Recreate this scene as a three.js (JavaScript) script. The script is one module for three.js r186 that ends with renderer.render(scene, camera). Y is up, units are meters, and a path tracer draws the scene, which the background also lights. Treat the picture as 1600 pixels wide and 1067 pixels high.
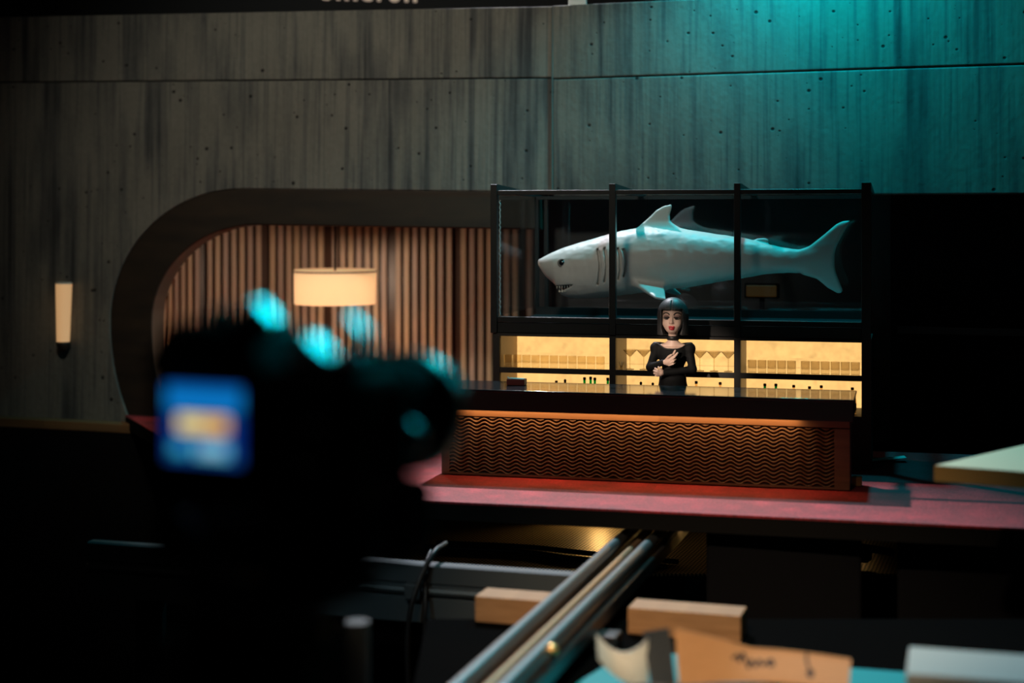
import * as THREE from 'three';
import { RoundedBoxGeometry } from 'three/addons/geometries/RoundedBoxGeometry.js';
import { TextGeometry } from 'three/addons/geometries/TextGeometry.js';
import { FontLoader } from 'three/addons/loaders/FontLoader.js';
import { RectAreaLightUniformsLib } from 'three/addons/lights/RectAreaLightUniformsLib.js';
import { mergeGeometries } from 'three/addons/utils/BufferGeometryUtils.js';

// ---------------------------------------------------------------- camera, light, exposure
RectAreaLightUniformsLib.init();
const scene = new THREE.Scene();
scene.background = new THREE.Color(0x000000);
const renderer = new THREE.WebGLRenderer({ antialias: true });
renderer.toneMapping = THREE.LinearToneMapping;
renderer.toneMappingExposure = 1.0;
renderer.shadowMap.enabled = true;

const camera = new THREE.PerspectiveCamera(33.05, 1600 / 1454, 0.05, 40);
camera.position.set(0, 1.3, 0);
camera.lookAt(0, 1.3, -1);
camera.setViewOffset(1600, 1454, 0, 387, 1600, 1067);   // level lens shifted down
camera.focus = 2.42;
camera.userData.fStop = 2.5;

// stage lamps: [name, label, position, target, colour (linear), intensity, cone half angle, penumbra, size]
const LAMPS = [
  ['cyan_spotlight', 'black stage spotlight with cyan gel above the concrete wall', [0.434, 1.96, -2.599], [0.40, 1.2, -2.22], [0.001, 0.86, 1.0], 1.95, 1.32, 0.35, 1.4],
  ['backlight_spotlight', 'black stage spotlight high behind the concrete wall', [-0.12, 2.46, -3.20], [0.10, 0.92, -1.98], [1.0, 1.0, 1.1], 13.0, 0.35, 0.6, 1.0],
  ['warm_spotlight', 'black stage spotlight with warm gel hung over the tripod', [-0.36, 2.45, -0.95], [-0.22, 1.42, -2.85], [1.0, 0.93, 0.74], 5.2, 0.385, 1.0, 4.0],
  ['puppet_spotlight', 'black snooted spotlight aimed at the puppet from the left', [-0.62, 1.60, -1.20], [0.255, 1.090, -2.39], [1.0, 0.80, 0.64], 8.0, 0.040, 0.45, 1.2],
  ['added_beam_fill', 'small black spotlight added out of view to brighten the aluminium beam', [-0.66, 1.95, -0.60], [-0.12, 0.83, -2.0], [0.62, 0.92, 1.0], 1.1, 0.17, 0.9, 2.0],  // added fill for the beam, no known lamp stands here
  ['table_spotlight', 'black spotlight with amber gel hung left of the worktable', [-0.22, 1.95, -0.62], [0.20, 0.84, -1.68], [1.0, 0.74, 0.50], 6.6, 0.265, 1.0, 1.5],
];

// ---------------------------------------------------------------- helpers
let seedState = 12345;
function rnd() { seedState = (seedState * 1664525 + 1013904223) >>> 0; return seedState / 4294967296; }
const used = new Map();
function numbered(name) {
  const n = used.get(name) ?? 0; used.set(name, n + 1);
  return n ? name + '_' + String(n).padStart(3, '0') : name;
}
function lin(r, g, b) { return new THREE.Color().setRGB(r, g, b); }
function mat(color, roughness = 0.7, extra = {}) {
  return new THREE.MeshPhysicalMaterial({ color, roughness, side: THREE.DoubleSide, ...extra });
}
function mesh(name, geo, m, parent = scene) {
  const o = new THREE.Mesh(geo, m); o.name = parent === scene ? numbered(name) : name;
  o.castShadow = true; o.receiveShadow = true; parent.add(o); return o;
}
function tag(o, label, category, group) {
  o.userData.label = label; o.userData.category = category; if (group) o.userData.group = group; return o;
}
function struct(o) { o.userData.kind = 'structure'; return o; }
function thing(name, label, category, pos = [0, 0, 0], turn = 0, group) {
  const g = new THREE.Group(); g.name = numbered(name); g.position.set(...pos); g.rotation.y = turn; scene.add(g);
  return tag(g, label, category, group);
}
function bx(w, h, d, x = 0, y = 0, z = 0) { const g = new THREE.BoxGeometry(w, h, d); g.translate(x, y, z); return g; }
function rb(w, h, d, x = 0, y = 0, z = 0, r = 0.002, seg = 2) { const g = new RoundedBoxGeometry(w, h, d, seg, r); g.translate(x, y, z); return g; }
function span(x0, x1, y0, y1, z0, z1, r = 0) {
  const w = x1 - x0, h = y1 - y0, d = z1 - z0;
  return r ? rb(w, h, d, (x0 + x1) / 2, (y0 + y1) / 2, (z0 + z1) / 2, r, 1) : bx(w, h, d, (x0 + x1) / 2, (y0 + y1) / 2, (z0 + z1) / 2);
}
function cyl(r0, r1, h, x = 0, y = 0, z = 0, seg = 32) { const g = new THREE.CylinderGeometry(r0, r1, h, seg); g.translate(x, y, z); return g; }
function cylZ(r0, r1, len, x, y, z, seg = 40) { const g = new THREE.CylinderGeometry(r0, r1, len, seg); g.rotateX(Math.PI / 2); g.translate(x, y, z); return g; }
function tube(pts, r, seg = 40, rs = 8) { return new THREE.TubeGeometry(new THREE.CatmullRomCurve3(pts.map((p) => new THREE.Vector3(...p))), seg, r, rs, false); }
function ball(rx, ry, rz, x, y, z, ws = 20, hs = 14) { const g = new THREE.SphereGeometry(1, ws, hs); g.scale(rx, ry, rz); g.translate(x, y, z); return g; }
function lathe(pts, seg = 28) { return new THREE.LatheGeometry(pts.map((p) => new THREE.Vector2(...p)), seg); }
function merge(list) { return mergeGeometries(list.map((g) => { const q = g.index ? g.toNonIndexed() : g; for (const k of Object.keys(q.attributes)) if (!['position', 'normal', 'uv'].includes(k)) q.deleteAttribute(k); return q; })); }

// a frame of the set: origin, and the angle its front is turned by
function frame(x, z, tan) {
  const th = Math.atan(tan), c = Math.cos(th), s = Math.sin(th);
  return { turn: -th, at: (lx, y, lz) => [x + lx * c - lz * s, y, z + lx * s + lz * c] };
}
const BAR = frame(0.26, -2.45, 0.252);          // front of the tank
const RW = frame(0.0729, -2.835, 0.36);         // face of the right concrete wall
const LW = frame(0.0729, -2.835, 0.25);         // face of the left concrete wall
const FLOOR = 0.918;                            // carpet of the stage

// value noise
function hash(i, j, s) { let h = (i * 374761393 + j * 668265263 + s * 1442695041) | 0; h = Math.imul(h ^ (h >>> 13), 1274126177); return ((h ^ (h >>> 16)) >>> 0) / 4294967296; }
function vn(x, y, s = 0) {
  const i = Math.floor(x), j = Math.floor(y), a = x - i, b = y - j, u = a * a * (3 - 2 * a), v = b * b * (3 - 2 * b);
  return (hash(i, j, s) * (1 - u) + hash(i + 1, j, s) * u) * (1 - v) + (hash(i, j + 1, s) * (1 - u) + hash(i + 1, j + 1, s) * u) * v;
}
function fbm(x, y, s = 0, o = 4) { let t = 0, a = 0.5, n = 0; for (let k = 0; k < o; k++) { t += a * vn(x, y, s + k * 17); n += a; x *= 2.03; y *= 2.03; a *= 0.5; } return t / n; }
function n3(x, y, z) { return (vn(x + z * 0.37, y - z * 0.61, 5) + vn(y + 31.7, z - x * 0.23, 9) + vn(z - 12.1, x + y * 0.31, 13)) / 3; }
function texture(w, h, fn, color = true) {
  const d = new Uint8Array(w * h * 4);
  for (let j = 0; j < h; j++) for (let i = 0; i < w; i++) {
    const v = fn(i / w, j / h, i, j), k = (j * w + i) * 4;
    if (typeof v === 'number') { d[k] = d[k + 1] = d[k + 2] = Math.max(0, Math.min(255, v * 255)); } else for (let c = 0; c < 3; c++) d[k + c] = Math.max(0, Math.min(255, v[c] * 255));
    d[k + 3] = 255;
  }
  const t = new THREE.DataTexture(d, w, h); t.magFilter = THREE.LinearFilter; t.minFilter = THREE.LinearMipmapLinearFilter; t.generateMipmaps = true;
  t.wrapS = t.wrapT = THREE.RepeatWrapping; if (color) t.colorSpace = THREE.SRGBColorSpace; t.needsUpdate = true; return t;
}
function planarUV(geo, su, sv, ou = 0, ov = 0) {        // uv from local x and y, in metres times scale
  const p = geo.attributes.position, uv = new Float32Array(p.count * 2);
  for (let i = 0; i < p.count; i++) { uv[2 * i] = p.getX(i) * su + ou; uv[2 * i + 1] = p.getY(i) * sv + ov; }
  geo.setAttribute('uv', new THREE.BufferAttribute(uv, 2)); return geo;
}
// smooth surface of a distance field on a grid
function surface(fn, lo, hi, cell) {
  const n = [0, 1, 2].map((k) => Math.ceil((hi[k] - lo[k]) / cell) + 1), [nx, ny, nz] = n;
  const val = new Float32Array(nx * ny * nz), id = (i, j, k) => i + nx * (j + ny * k);
  for (let k = 0; k < nz; k++) for (let j = 0; j < ny; j++) for (let i = 0; i < nx; i++) val[id(i, j, k)] = fn(lo[0] + i * cell, lo[1] + j * cell, lo[2] + k * cell);
  const vert = new Int32Array(nx * ny * nz).fill(-1), pos = [], idx = [];
  const C = [[0, 0, 0], [1, 0, 0], [0, 1, 0], [1, 1, 0], [0, 0, 1], [1, 0, 1], [0, 1, 1], [1, 1, 1]];
  const E = [[0, 1], [2, 3], [4, 5], [6, 7], [0, 2], [1, 3], [4, 6], [5, 7], [0, 4], [1, 5], [2, 6], [3, 7]];
  for (let k = 0; k < nz - 1; k++) for (let j = 0; j < ny - 1; j++) for (let i = 0; i < nx - 1; i++) {
    const v = C.map(([a, b, c]) => val[id(i + a, j + b, k + c)]); let m = 0; for (let q = 0; q < 8; q++) if (v[q] < 0) m++;
    if (m === 0 || m === 8) continue;
    let sx = 0, sy = 0, sz = 0, cnt = 0;
    for (const [a, b] of E) if ((v[a] < 0) !== (v[b] < 0)) { const t = v[a] / (v[a] - v[b]); sx += C[a][0] + t * (C[b][0] - C[a][0]); sy += C[a][1] + t * (C[b][1] - C[a][1]); sz += C[a][2] + t * (C[b][2] - C[a][2]); cnt++; }
    vert[id(i, j, k)] = pos.length / 3;
    pos.push(lo[0] + (i + sx / cnt) * cell, lo[1] + (j + sy / cnt) * cell, lo[2] + (k + sz / cnt) * cell);
  }
  const quad = (a, b, c, d, flip) => { if (a < 0 || b < 0 || c < 0 || d < 0) return; flip ? idx.push(a, c, b, a, d, c) : idx.push(a, b, c, a, c, d); };
  for (let k = 1; k < nz - 1; k++) for (let j = 1; j < ny - 1; j++) for (let i = 1; i < nx - 1; i++) {
    const s = val[id(i, j, k)] < 0;
    if (s !== val[id(i + 1, j, k)] < 0) quad(vert[id(i, j - 1, k - 1)], vert[id(i, j, k - 1)], vert[id(i, j, k)], vert[id(i, j - 1, k)], !s);
    if (s !== val[id(i, j + 1, k)] < 0) quad(vert[id(i - 1, j, k - 1)], vert[id(i - 1, j, k)], vert[id(i, j, k)], vert[id(i, j, k - 1)], !s);
    if (s !== val[id(i, j, k + 1)] < 0) quad(vert[id(i - 1, j - 1, k)], vert[id(i, j - 1, k)], vert[id(i, j, k)], vert[id(i - 1, j, k)], !s);
  }
  const g = new THREE.BufferGeometry(); g.setAttribute('position', new THREE.Float32BufferAttribute(pos, 3)); g.setIndex(idx); g.computeVertexNormals(); return g;
}
const smin = (a, b, k) => { const h = Math.max(k - Math.abs(a - b), 0) / k; return Math.min(a, b) - h * h * k * 0.25; };
const smax = (a, b, k) => -smin(-a, -b, k);
function capsule(p, a, b, ra, rb2) {
  const bax = b[0] - a[0], bay = b[1] - a[1], baz = b[2] - a[2], px = p[0] - a[0], py = p[1] - a[1], pz = p[2] - a[2];
  const t = Math.max(0, Math.min(1, (px * bax + py * bay + pz * baz) / (bax * bax + bay * bay + baz * baz)));
  return Math.hypot(px - bax * t, py - bay * t, pz - baz * t) - (ra + (rb2 - ra) * t);
}
function ellipsoid(p, c, r) { const k = Math.hypot((p[0] - c[0]) / r[0], (p[1] - c[1]) / r[1], (p[2] - c[2]) / r[2]); return (k - 1) * Math.min(r[0], r[1], r[2]); }

// ---------------------------------------------------------------- materials
const concretePits = []; for (let i = 0; i < 900; i++) concretePits.push([rnd(), rnd(), 0.0007 + 0.0026 * rnd() ** 3]);
const CW = 1.8, CH = 1.0, TW = 2048, TH = 1152;   // metres and pixels of the concrete pattern
const pitMap = new Float32Array(TW * TH);
for (const [pu, pv, pr] of concretePits) {
  const R = Math.ceil(pr / CW * TW) + 2, ci = pu * TW, cj = pv * TH;
  for (let j = -R; j <= R; j++) for (let i = -R; i <= R; i++) {
    const d = Math.hypot(i, j * (0.8 + 0.4 * pv)) / (pr / CW * TW), k = ((Math.floor(cj) + j + TH) % TH) * TW + (Math.floor(ci) + i + TW) % TW;
    pitMap[k] = Math.max(pitMap[k], Math.max(0, Math.min(1, (1.25 - d) * 2.2)));
  }
}
const streak = (u, v) => {
  const x = u * CW, y = v * CH;
  const a = fbm(x * 60, y * 2.2, 1, 4), b = fbm(x * 190, y * 5, 7, 3), c = fbm(x * 11, y * 3.6, 3, 4), d = fbm(x * 26, y * 5, 23, 4);
  const s1 = Math.max(0, (a - 0.50) * 2.6) * Math.max(0, Math.min(1, (c - 0.38) * 4.0)), s2 = Math.max(0, (b - 0.52) * 2.4), s3 = Math.max(0, (d - 0.54) * 2.6);
  return Math.min(1, s1 * 1.15 + s2 * 0.5 + s3 * 0.65);
};
const concreteColor = texture(TW, TH, (u, v, i, j) => {
  const s = streak(u, v), f = fbm(u * 300, v * 150, 40, 3) - 0.5, m = fbm(u * 9, v * 6, 50, 3) - 0.5, p = pitMap[j * TW + i];
  const k = 0.455 * (1 + 0.10 * f + 0.22 * m) * (1 - 0.50 * s) * (1 - 0.78 * p);
  return [k * (1.0 - 0.05 * s), k * 0.985, k * (0.93 + 0.09 * s)];
});
const concreteBump = texture(TW, TH, (u, v, i, j) => 0.72 + 0.22 * (fbm(u * CW * 240, v * CH * 5, 61, 3) - 0.5) + 0.25 * (fbm(u * 260, v * 130, 70, 3) - 0.5) - 0.55 * pitMap[j * TW + i], false);
const M = {
  concrete: mat(0xffffff, 0.85, { map: concreteColor, bumpMap: concreteBump, bumpScale: 0.0016 }),
  concreteBack: mat(lin(0.05, 0.05, 0.05), 0.95),
  black: mat(lin(0.005, 0.005, 0.006), 0.95, { specularIntensity: 0.2 }),
  drape: mat(lin(0.006, 0.006, 0.008), 1.0, { specularIntensity: 0.2 }),
  frame: mat(lin(0.012, 0.013, 0.014), 0.38),
  frameMatte: mat(lin(0.014, 0.013, 0.012), 0.6),
  glass: mat(lin(1, 1, 1), 0.0, { transmission: 1, thickness: 0, ior: 1.5 }),
  counterTop: mat(lin(0.014, 0.016, 0.018), 0.10, { ior: 1.5, specularIntensity: 1 }),
  apron: mat(lin(0.010, 0.009, 0.008), 0.45),
};
const grain = (s, c0, c1, fu, fv) => texture(512, 512, (u, v) => { const k = fbm(u * fu, v * fv, s, 4) * 0.7 + 0.3 * fbm(u * fu * 5, v * fv * 1.2, s + 9, 3); return [0, 1, 2].map((c) => c0[c] + (c1[c] - c0[c]) * k); });
M.archWood = mat(0xffffff, 0.55, { map: grain(101, [0.09, 0.068, 0.05], [0.22, 0.165, 0.115], 4, 30) });
M.slatWood = [0, 1, 2].map((k) => mat(0xffffff, 0.55, { map: grain(120 + k * 31, [0.54 + k * 0.03, 0.47 + k * 0.025, 0.42], [0.74 + k * 0.03, 0.66 + k * 0.025, 0.60], 22, 3) }));
M.slatBack = mat(lin(0.040, 0.016, 0.007), 0.42);
M.counterWood = mat(0xffffff, 0.5, { map: grain(150, [0.34, 0.24, 0.17], [0.50, 0.36, 0.26], 3, 30) });
M.counterDark = mat(lin(0.02, 0.010, 0.006), 0.8);
M.carpet = mat(0xffffff, 0.70, { map: texture(512, 512, (u, v) => { const k = 0.75 + 0.35 * (fbm(u * 180, v * 180, 200, 2) - 0.5) + 0.35 * (fbm(u * 10, v * 10, 210, 3) - 0.5); return [0.80 * k, 0.20 * k, 0.24 * k]; }), bumpMap: texture(512, 512, (u, v) => fbm(u * 200, v * 200, 230, 2), false), bumpScale: 0.0006, sheen: 0.2, sheenRoughness: 0.4, sheenColor: lin(0.9, 0.75, 0.8) });
M.fascia = mat(lin(0.006, 0.0055, 0.005), 0.9, { specularIntensity: 0.3 });

// ---------------------------------------------------------------- stage lamps
for (const [name, label, pos, tgt, col, power, angle, penumbra, size] of LAMPS) {
  const g = thing(name, label, 'spotlight', pos);
  g.lookAt(...tgt);                                     // +z of the group points at the target
  const body = lathe([[0, -0.10], [0.035, -0.098], [0.042, -0.08], [0.042, -0.005], [0.046, 0.0], [0.046, 0.004], [0.040, 0.004], [0.040, -0.004]], 32); body.rotateX(Math.PI / 2);
  mesh('housing', body, M.black, g);
  mesh('lamp_lens', cylZ(0.0395, 0.0395, 0.002, 0, 0, -0.004), mat(lin(0.02, 0.02, 0.02), 0.3, { emissive: lin(...col), emissiveIntensity: 1.5 }), g);
  mesh('yoke', new THREE.TorusGeometry(0.056, 0.004, 8, 24, Math.PI).translate(0, 0, -0.04), M.black, g);
  const l = new THREE.SpotLight(lin(...col), power, 0, angle, penumbra, 2);
  l.name = name + '_beam'; l.castShadow = true; l.shadow.radius = size; l.shadow.mapSize.set(2048, 2048);
  const d = new THREE.Vector3(...tgt).sub(new THREE.Vector3(...pos)).normalize().multiplyScalar(0.012);
  l.position.set(pos[0] + d.x, pos[1] + d.y, pos[2] + d.z); l.target.position.set(...tgt); scene.add(l, l.target);
}
{
  const g = thing('lighting_pipe', 'black ceiling pipes the stage spotlights hang from', 'pipe', [0, 2.75, -2.0]);
  for (const z of [1.05, -0.36, -1.16]) { const c = cyl(0.012, 0.012, 3.0, 0, 0, 0, 16); c.rotateZ(Math.PI / 2); c.translate(0, 0, z); mesh('crossbar', c, M.black, g); }
  for (const [p] of LAMPS.map((l) => [l[2]])) mesh('hanger', cyl(0.004, 0.004, 2.75 - p[1] - 0.04, p[0], -(2.75 - p[1] - 0.04) / 2, p[2] + 2.0, 12), M.black, g);
  for (const x of [-1.4, 1.4]) for (const z of [1.05, -0.36, -1.16]) mesh('ceiling_rod', cyl(0.006, 0.006, 0.24, x, 0.12, z, 12), M.black, g);
}

// ---------------------------------------------------------------- the studio around
struct(mesh('floor', bx(8, 0.1, 8, 0, -0.05, -2), M.black));
struct(mesh('ceiling', bx(8, 0.1, 8, 0, 3.05, -2), M.black));
struct(mesh('wall_back', bx(8, 3.1, 0.1, 0, 1.45, -5.0), M.drape));
struct(mesh('wall_front', bx(8, 3.1, 0.1, 0, 1.45, 2.05), M.drape));
struct(mesh('wall_side', bx(0.1, 3.1, 8, -4.0, 1.45, -2), M.drape));
struct(mesh('wall_side', bx(0.1, 3.1, 8, 4.0, 1.45, -2), M.drape));

// ---------------------------------------------------------------- concrete set walls
const bevel = { bevelEnabled: true, bevelThickness: 0.0022, bevelSize: 0.0022, bevelSegments: 2, bevelOffset: -0.0022, curveSegments: 48 };
function panelGeo(shape, depth, ou, ov) {
  const g = new THREE.ExtrudeGeometry(shape, { depth: depth - 0.0044, ...bevel }); g.translate(0, 0, -depth + 0.0022);
  return planarUV(g, 1 / CW, 1 / CH, ou, ov);
}
function poly(pts) { const s = new THREE.Shape(); pts.forEach(([x, y], i) => (i ? s.lineTo(x, y) : s.moveTo(x, y))); s.closePath(); return s; }
function rectShape(x0, x1, y0, y1) { return poly([[x0, y0], [x1, y0], [x1, y1], [x0, y1]]); }
function archPoints(cx, rx, top, ryTop, bottom, ryLow, xr) {   // from the right end of the lintel, round the left end, down to the floor
  const pts = [[xr, top]]; const cy = 1.09;
  for (let i = 0; i <= 40; i++) { const a = Math.PI / 2 + (Math.PI / 2) * i / 40; pts.push([cx + rx * Math.cos(a), cy + ryTop * Math.sin(a)]); }
  for (let i = 1; i <= 20; i++) { const y = cy + (bottom - cy) * i / 20; pts.push([cx - rx * Math.sqrt(Math.max(0, 1 - ((y - cy) / ryLow) ** 2)), y]); }
  return pts;
}
const TILT = -0.0135;
function leftGroup(name) {      // things built into the left wall share its slight lean
  const g = new THREE.Group(); g.name = numbered(name); g.position.set(...LW.at(0, 0, 0)); g.rotation.set(0, LW.turn, TILT, 'YXZ');
  const p = new THREE.Vector3(0, 1.3, 0).applyEuler(g.rotation); g.position.x -= p.x; g.position.y += 1.3 - p.y; g.position.z -= p.z;
  scene.add(g); return g;
}
{
  const w = struct(leftGroup('wall_left'));
  mesh('concrete_panel', panelGeo(rectShape(-1.7, 0.0, 1.5535, 1.682), 0.05, 1.765 / 1.8 + 0.013, -0.75), M.concrete, w);
  const s = new THREE.Shape(), a = archPoints(-0.603, 0.275, 1.3465, 0.257, 0.80, 0.354, 0.0);
  s.moveTo(0, 1.5515); s.lineTo(-1.7, 1.5515); s.lineTo(-1.7, 0.80); for (const p of [...a].reverse()) s.lineTo(...p); s.closePath();
  mesh('concrete_panel', panelGeo(s, 0.05, 1.74 / 1.8, -0.75), M.concrete, w);
  mesh('joint_backing', span(-1.69, -0.002, 1.545, 1.56, -0.045, -0.006), M.concreteBack, w);
  // moulded wooden ring of the archway
  const t = struct(leftGroup('trim_1'));
  const out = archPoints(-0.603, 0.2755, 1.347, 0.2575, 0.80, 0.354, -0.02), inn = archPoints(-0.575, 0.215, 1.278, 0.188, 0.80, 0.31, -0.02);
  const r = poly([...out, ...[...inn].reverse()]);
  const g = new THREE.ExtrudeGeometry(r, { depth: 0.046, bevelEnabled: true, bevelThickness: 0.003, bevelSize: 0.003, bevelSegments: 3, bevelOffset: -0.003, curveSegments: 24 });
  g.translate(0, 0, -0.052); planarUV(g, 2, 2);
  mesh('arch_ring', g, M.archWood, t);
  // batten at the foot of the wall
  const b = tag(leftGroup('floor_batten'), 'rough brown wooden batten at foot of the concrete wall below sconce', 'batten');
  const bg = span(-1.7, -0.79, 0.875, 0.893, 0.0, 0.03, 0.002); planarUV(bg, 1, 4);
  mesh('batten_board', bg, mat(0xffffff, 0.8, { map: grain(170, [0.35, 0.25, 0.15], [0.6, 0.44, 0.28], 3, 20) }), b);
  mesh('batten_support', span(-1.7, -0.76, 0.0, 0.875, 0.002, 0.028), M.black, b);
}
{
  const w = new THREE.Group(); w.name = numbered('wall_right'); w.position.set(...RW.at(0, 0, 0)); w.rotation.y = RW.turn; scene.add(w); struct(w);
  mesh('concrete_panel', panelGeo(rectShape(0.0015, 1.5, 1.5515, 1.683), 0.05, 0.06, -0.72), M.concrete, w);
  mesh('concrete_panel', panelGeo(rectShape(0.0015, 1.5, 1.339, 1.5495), 0.05, 0.05, -0.72), M.concrete, w);
  mesh('joint_backing', span(0.004, 1.49, 1.543, 1.558, -0.045, -0.006), M.concreteBack, w);
  mesh('edge_strip', span(-0.0012, 0.0012, 1.345, 1.6815, -0.03, 0.0028, 0.0008), M.concrete, w);
  // black flat that closes the opening under the wall, behind the tank
  const f = new THREE.Group(); f.name = numbered('wall_recess'); f.position.set(...RW.at(0, 0, 0)); f.rotation.y = RW.turn; scene.add(f); struct(f);
  mesh('recess_board', span(0.585, 1.5, 0.905, 1.40, -0.14, -0.12), M.drape, f); mesh('recess_board', span(-0.075, 0.585, 0.905, 1.40, -0.14, -0.12), mat(lin(0.030, 0.034, 0.038), 0.9), f);  // board behind the tank lightened to paint in the dim haze inside it
  mesh('recess_sill', span(0.60, 1.5, 1.10, 1.112, -0.12, -0.09), mat(lin(0.012, 0.014, 0.02), 0.5), f);
}

// ---------------------------------------------------------------- stage platform
{
  const g = thing('stage_platform', 'miniature stage floor in dark red felt with a black front edge', 'stage', BAR.at(0, 0, 0), BAR.turn);
  const toLocal = (X, d) => { const th = -BAR.turn, dx = X - 0.26, dz = -d + 2.45; return [dx * Math.cos(th) + dz * Math.sin(th), -dx * Math.sin(th) + dz * Math.cos(th)]; };
  const P = [[0.66, 0.41], [0.66, -0.20], [-0.02, -0.20], [-0.02, -0.45], toLocal(-0.10, 3.35), toLocal(-0.92, 3.42), toLocal(-0.74, 3.02), toLocal(-0.62, 2.76), toLocal(-0.34, 2.22), [-0.52, 0.41]];
  const slab = (h, y, inset) => { const s = poly(P.map(([x, z]) => [x, -z])); const q = new THREE.ExtrudeGeometry(s, { depth: h, bevelEnabled: inset > 0, bevelSize: inset, bevelThickness: inset, bevelOffset: -inset, bevelSegments: 3 }); q.rotateX(-Math.PI / 2); q.translate(0, y, 0); return q; };
  const c = slab(0.0018, FLOOR - 0.0034, 0.0008); { const p = c.attributes.position, uv = new Float32Array(p.count * 2); for (let i = 0; i < p.count; i++) { uv[2 * i] = p.getX(i) * 2.5; uv[2 * i + 1] = p.getZ(i) * 2.5; } c.setAttribute('uv', new THREE.BufferAttribute(uv, 2)); }
  mesh('carpet', c, M.carpet, g);
  mesh('fascia', slab(0.0215, FLOOR - 0.0257, 0), M.fascia, g);
  for (const [x, z] of [[-0.48, 0.36], [0.62, 0.36], [0.62, -0.15], [-0.02, -0.38], [-0.75, -0.62]]) mesh('leg', span(x - 0.02, x + 0.02, 0, FLOOR - 0.0257, z - 0.02, z + 0.02), M.fascia, g);
}

// ---------------------------------------------------------------- room behind the archway
const slatCurve = [];
{
  // plan of the slatted wall, in the left wall's frame: quarter round at the left, then a long flat bow
  const c0 = [-0.655, -0.20], R = 0.255;
  for (let a = 172; a >= 96; a -= 1) slatCurve.push([c0[0] + R * Math.cos(a * Math.PI / 180), c0[1] - R * Math.sin(a * Math.PI / 180)]);
  const e = slatCurve[slatCurve.length - 1]; let x = e[0], z = e[1], dir = -0.02;
  for (let i = 0; i < 130; i++) { dir -= 0.0016; x += 0.006 * Math.cos(dir); z += 0.006 * Math.sin(dir); slatCurve.push([x, z]); }
}
function along(t) {     // point and heading at length t of the plan
  let acc = 0;
  for (let i = 1; i < slatCurve.length; i++) { const [ax, az] = slatCurve[i - 1], [bx2, bz] = slatCurve[i], l = Math.hypot(bx2 - ax, bz - az); if (acc + l >= t) { const k = (t - acc) / l; return [ax + (bx2 - ax) * k, az + (bz - az) * k, Math.atan2(bz - az, bx2 - ax)]; } acc += l; }
  return null;
}
{
  const w = struct(new THREE.Group()); w.name = numbered('wall_slatted'); w.position.set(...LW.at(0, 0, 0)); w.rotation.y = LW.turn; scene.add(w);
  const pitch = 0.0186, wide = 0.0125, slatGeo = rb(0.0112, 0.48, 0.008, 0, 1.158, 0.0065, 0.0012, 1); planarUV(slatGeo, 8, 2);
  let t = 0.006, k = 0, n = 0;
  for (;;) {
    const p = along(t); if (!p) break;
    const o = mesh('slat', slatGeo, M.slatWood[n * 7 % 3], w); o.position.set(p[0], 0, p[1]); o.rotation.y = -p[2];
    n++; k++; t += pitch; if (k === 7) { k = 0; t += wide; }
  }
  const s = new THREE.Shape(); slatCurve.forEach(([x, z], i) => (i ? s.lineTo(x, -z) : s.moveTo(x, -z)));
  for (const [x, z] of [...slatCurve].reverse()) s.lineTo(x - 0.004, -(z - 0.012)); s.closePath();
  const b = new THREE.ExtrudeGeometry(s, { depth: 0.48, bevelEnabled: false, curveSegments: 1 }); b.rotateX(-Math.PI / 2); b.translate(0, 0.918, 0);
  mesh('backing_board', b, M.slatBack, w);
  const c = struct(new THREE.Group()); c.name = numbered('ceiling_alcove'); c.position.set(...LW.at(0, 0, 0)); c.rotation.y = LW.turn; scene.add(c);
  mesh('ceiling_board', span(-1.0, -0.02, 1.398, 1.41, -0.62, -0.05), M.archWood, c);
}
{ // pendant drum lamp
  const g = thing('pendant_lamp', 'glowing cream drum pendant lamp hanging in the archway room', 'lamp', LW.at(-0.497, 1.126, -0.215), LW.turn);
  const shade = lathe([[0.081, 0.0], [0.0822, 0.001], [0.0826, 0.0685], [0.0816, 0.0695], [0.0805, 0.0685], [0.080, 0.001], [0.081, 0]], 64);
  mesh('lamp_shade', shade, mat(lin(0.85, 0.72, 0.52), 0.9, { transmission: 0.05, thickness: 0, emissive: lin(1.0, 0.60, 0.29), emissiveIntensity: 0.55 }), g);
  mesh('shade_rim', new THREE.TorusGeometry(0.0824, 0.0014, 8, 64).rotateX(Math.PI / 2).translate(0, 0.0655, 0), mat(lin(0.06, 0.03, 0.015), 0.6), g);
  mesh('diffuser_disc', cyl(0.0795, 0.0795, 0.002, 0, 0.060, 0, 48), mat(lin(0.8, 0.55, 0.40), 0.8), g);
  mesh('bulb', ball(0.014, 0.018, 0.014, 0, 0.030, 0), mat(lin(0.9, 0.8, 0.6), 0.5, { emissive: lin(1, 0.66, 0.32), emissiveIntensity: 3 }), g);
  mesh('cord', cyl(0.0022, 0.0022, 0.212, 0, 0.170, 0, 10), M.black, g);
  mesh('ceiling_rose', cyl(0.014, 0.014, 0.006, 0, 0.273, 0, 20), M.black, g);
  const l = new THREE.PointLight(lin(1.0, 0.72, 0.52), 0.115, 0, 2); l.name = 'pendant_glow'; l.position.set(...LW.at(-0.497, 1.156, -0.215)); l.shadow.radius = 0.7; l.castShadow = true; scene.add(l);
  const l2 = new THREE.RectAreaLight(lin(1.0, 0.66, 0.44), 2.0, 0.13, 0.13); l2.name = 'pendant_downlight'; l2.position.set(...LW.at(-0.497, 1.122, -0.215)); l2.rotation.x = -Math.PI / 2; scene.add(l2);
}
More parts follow.
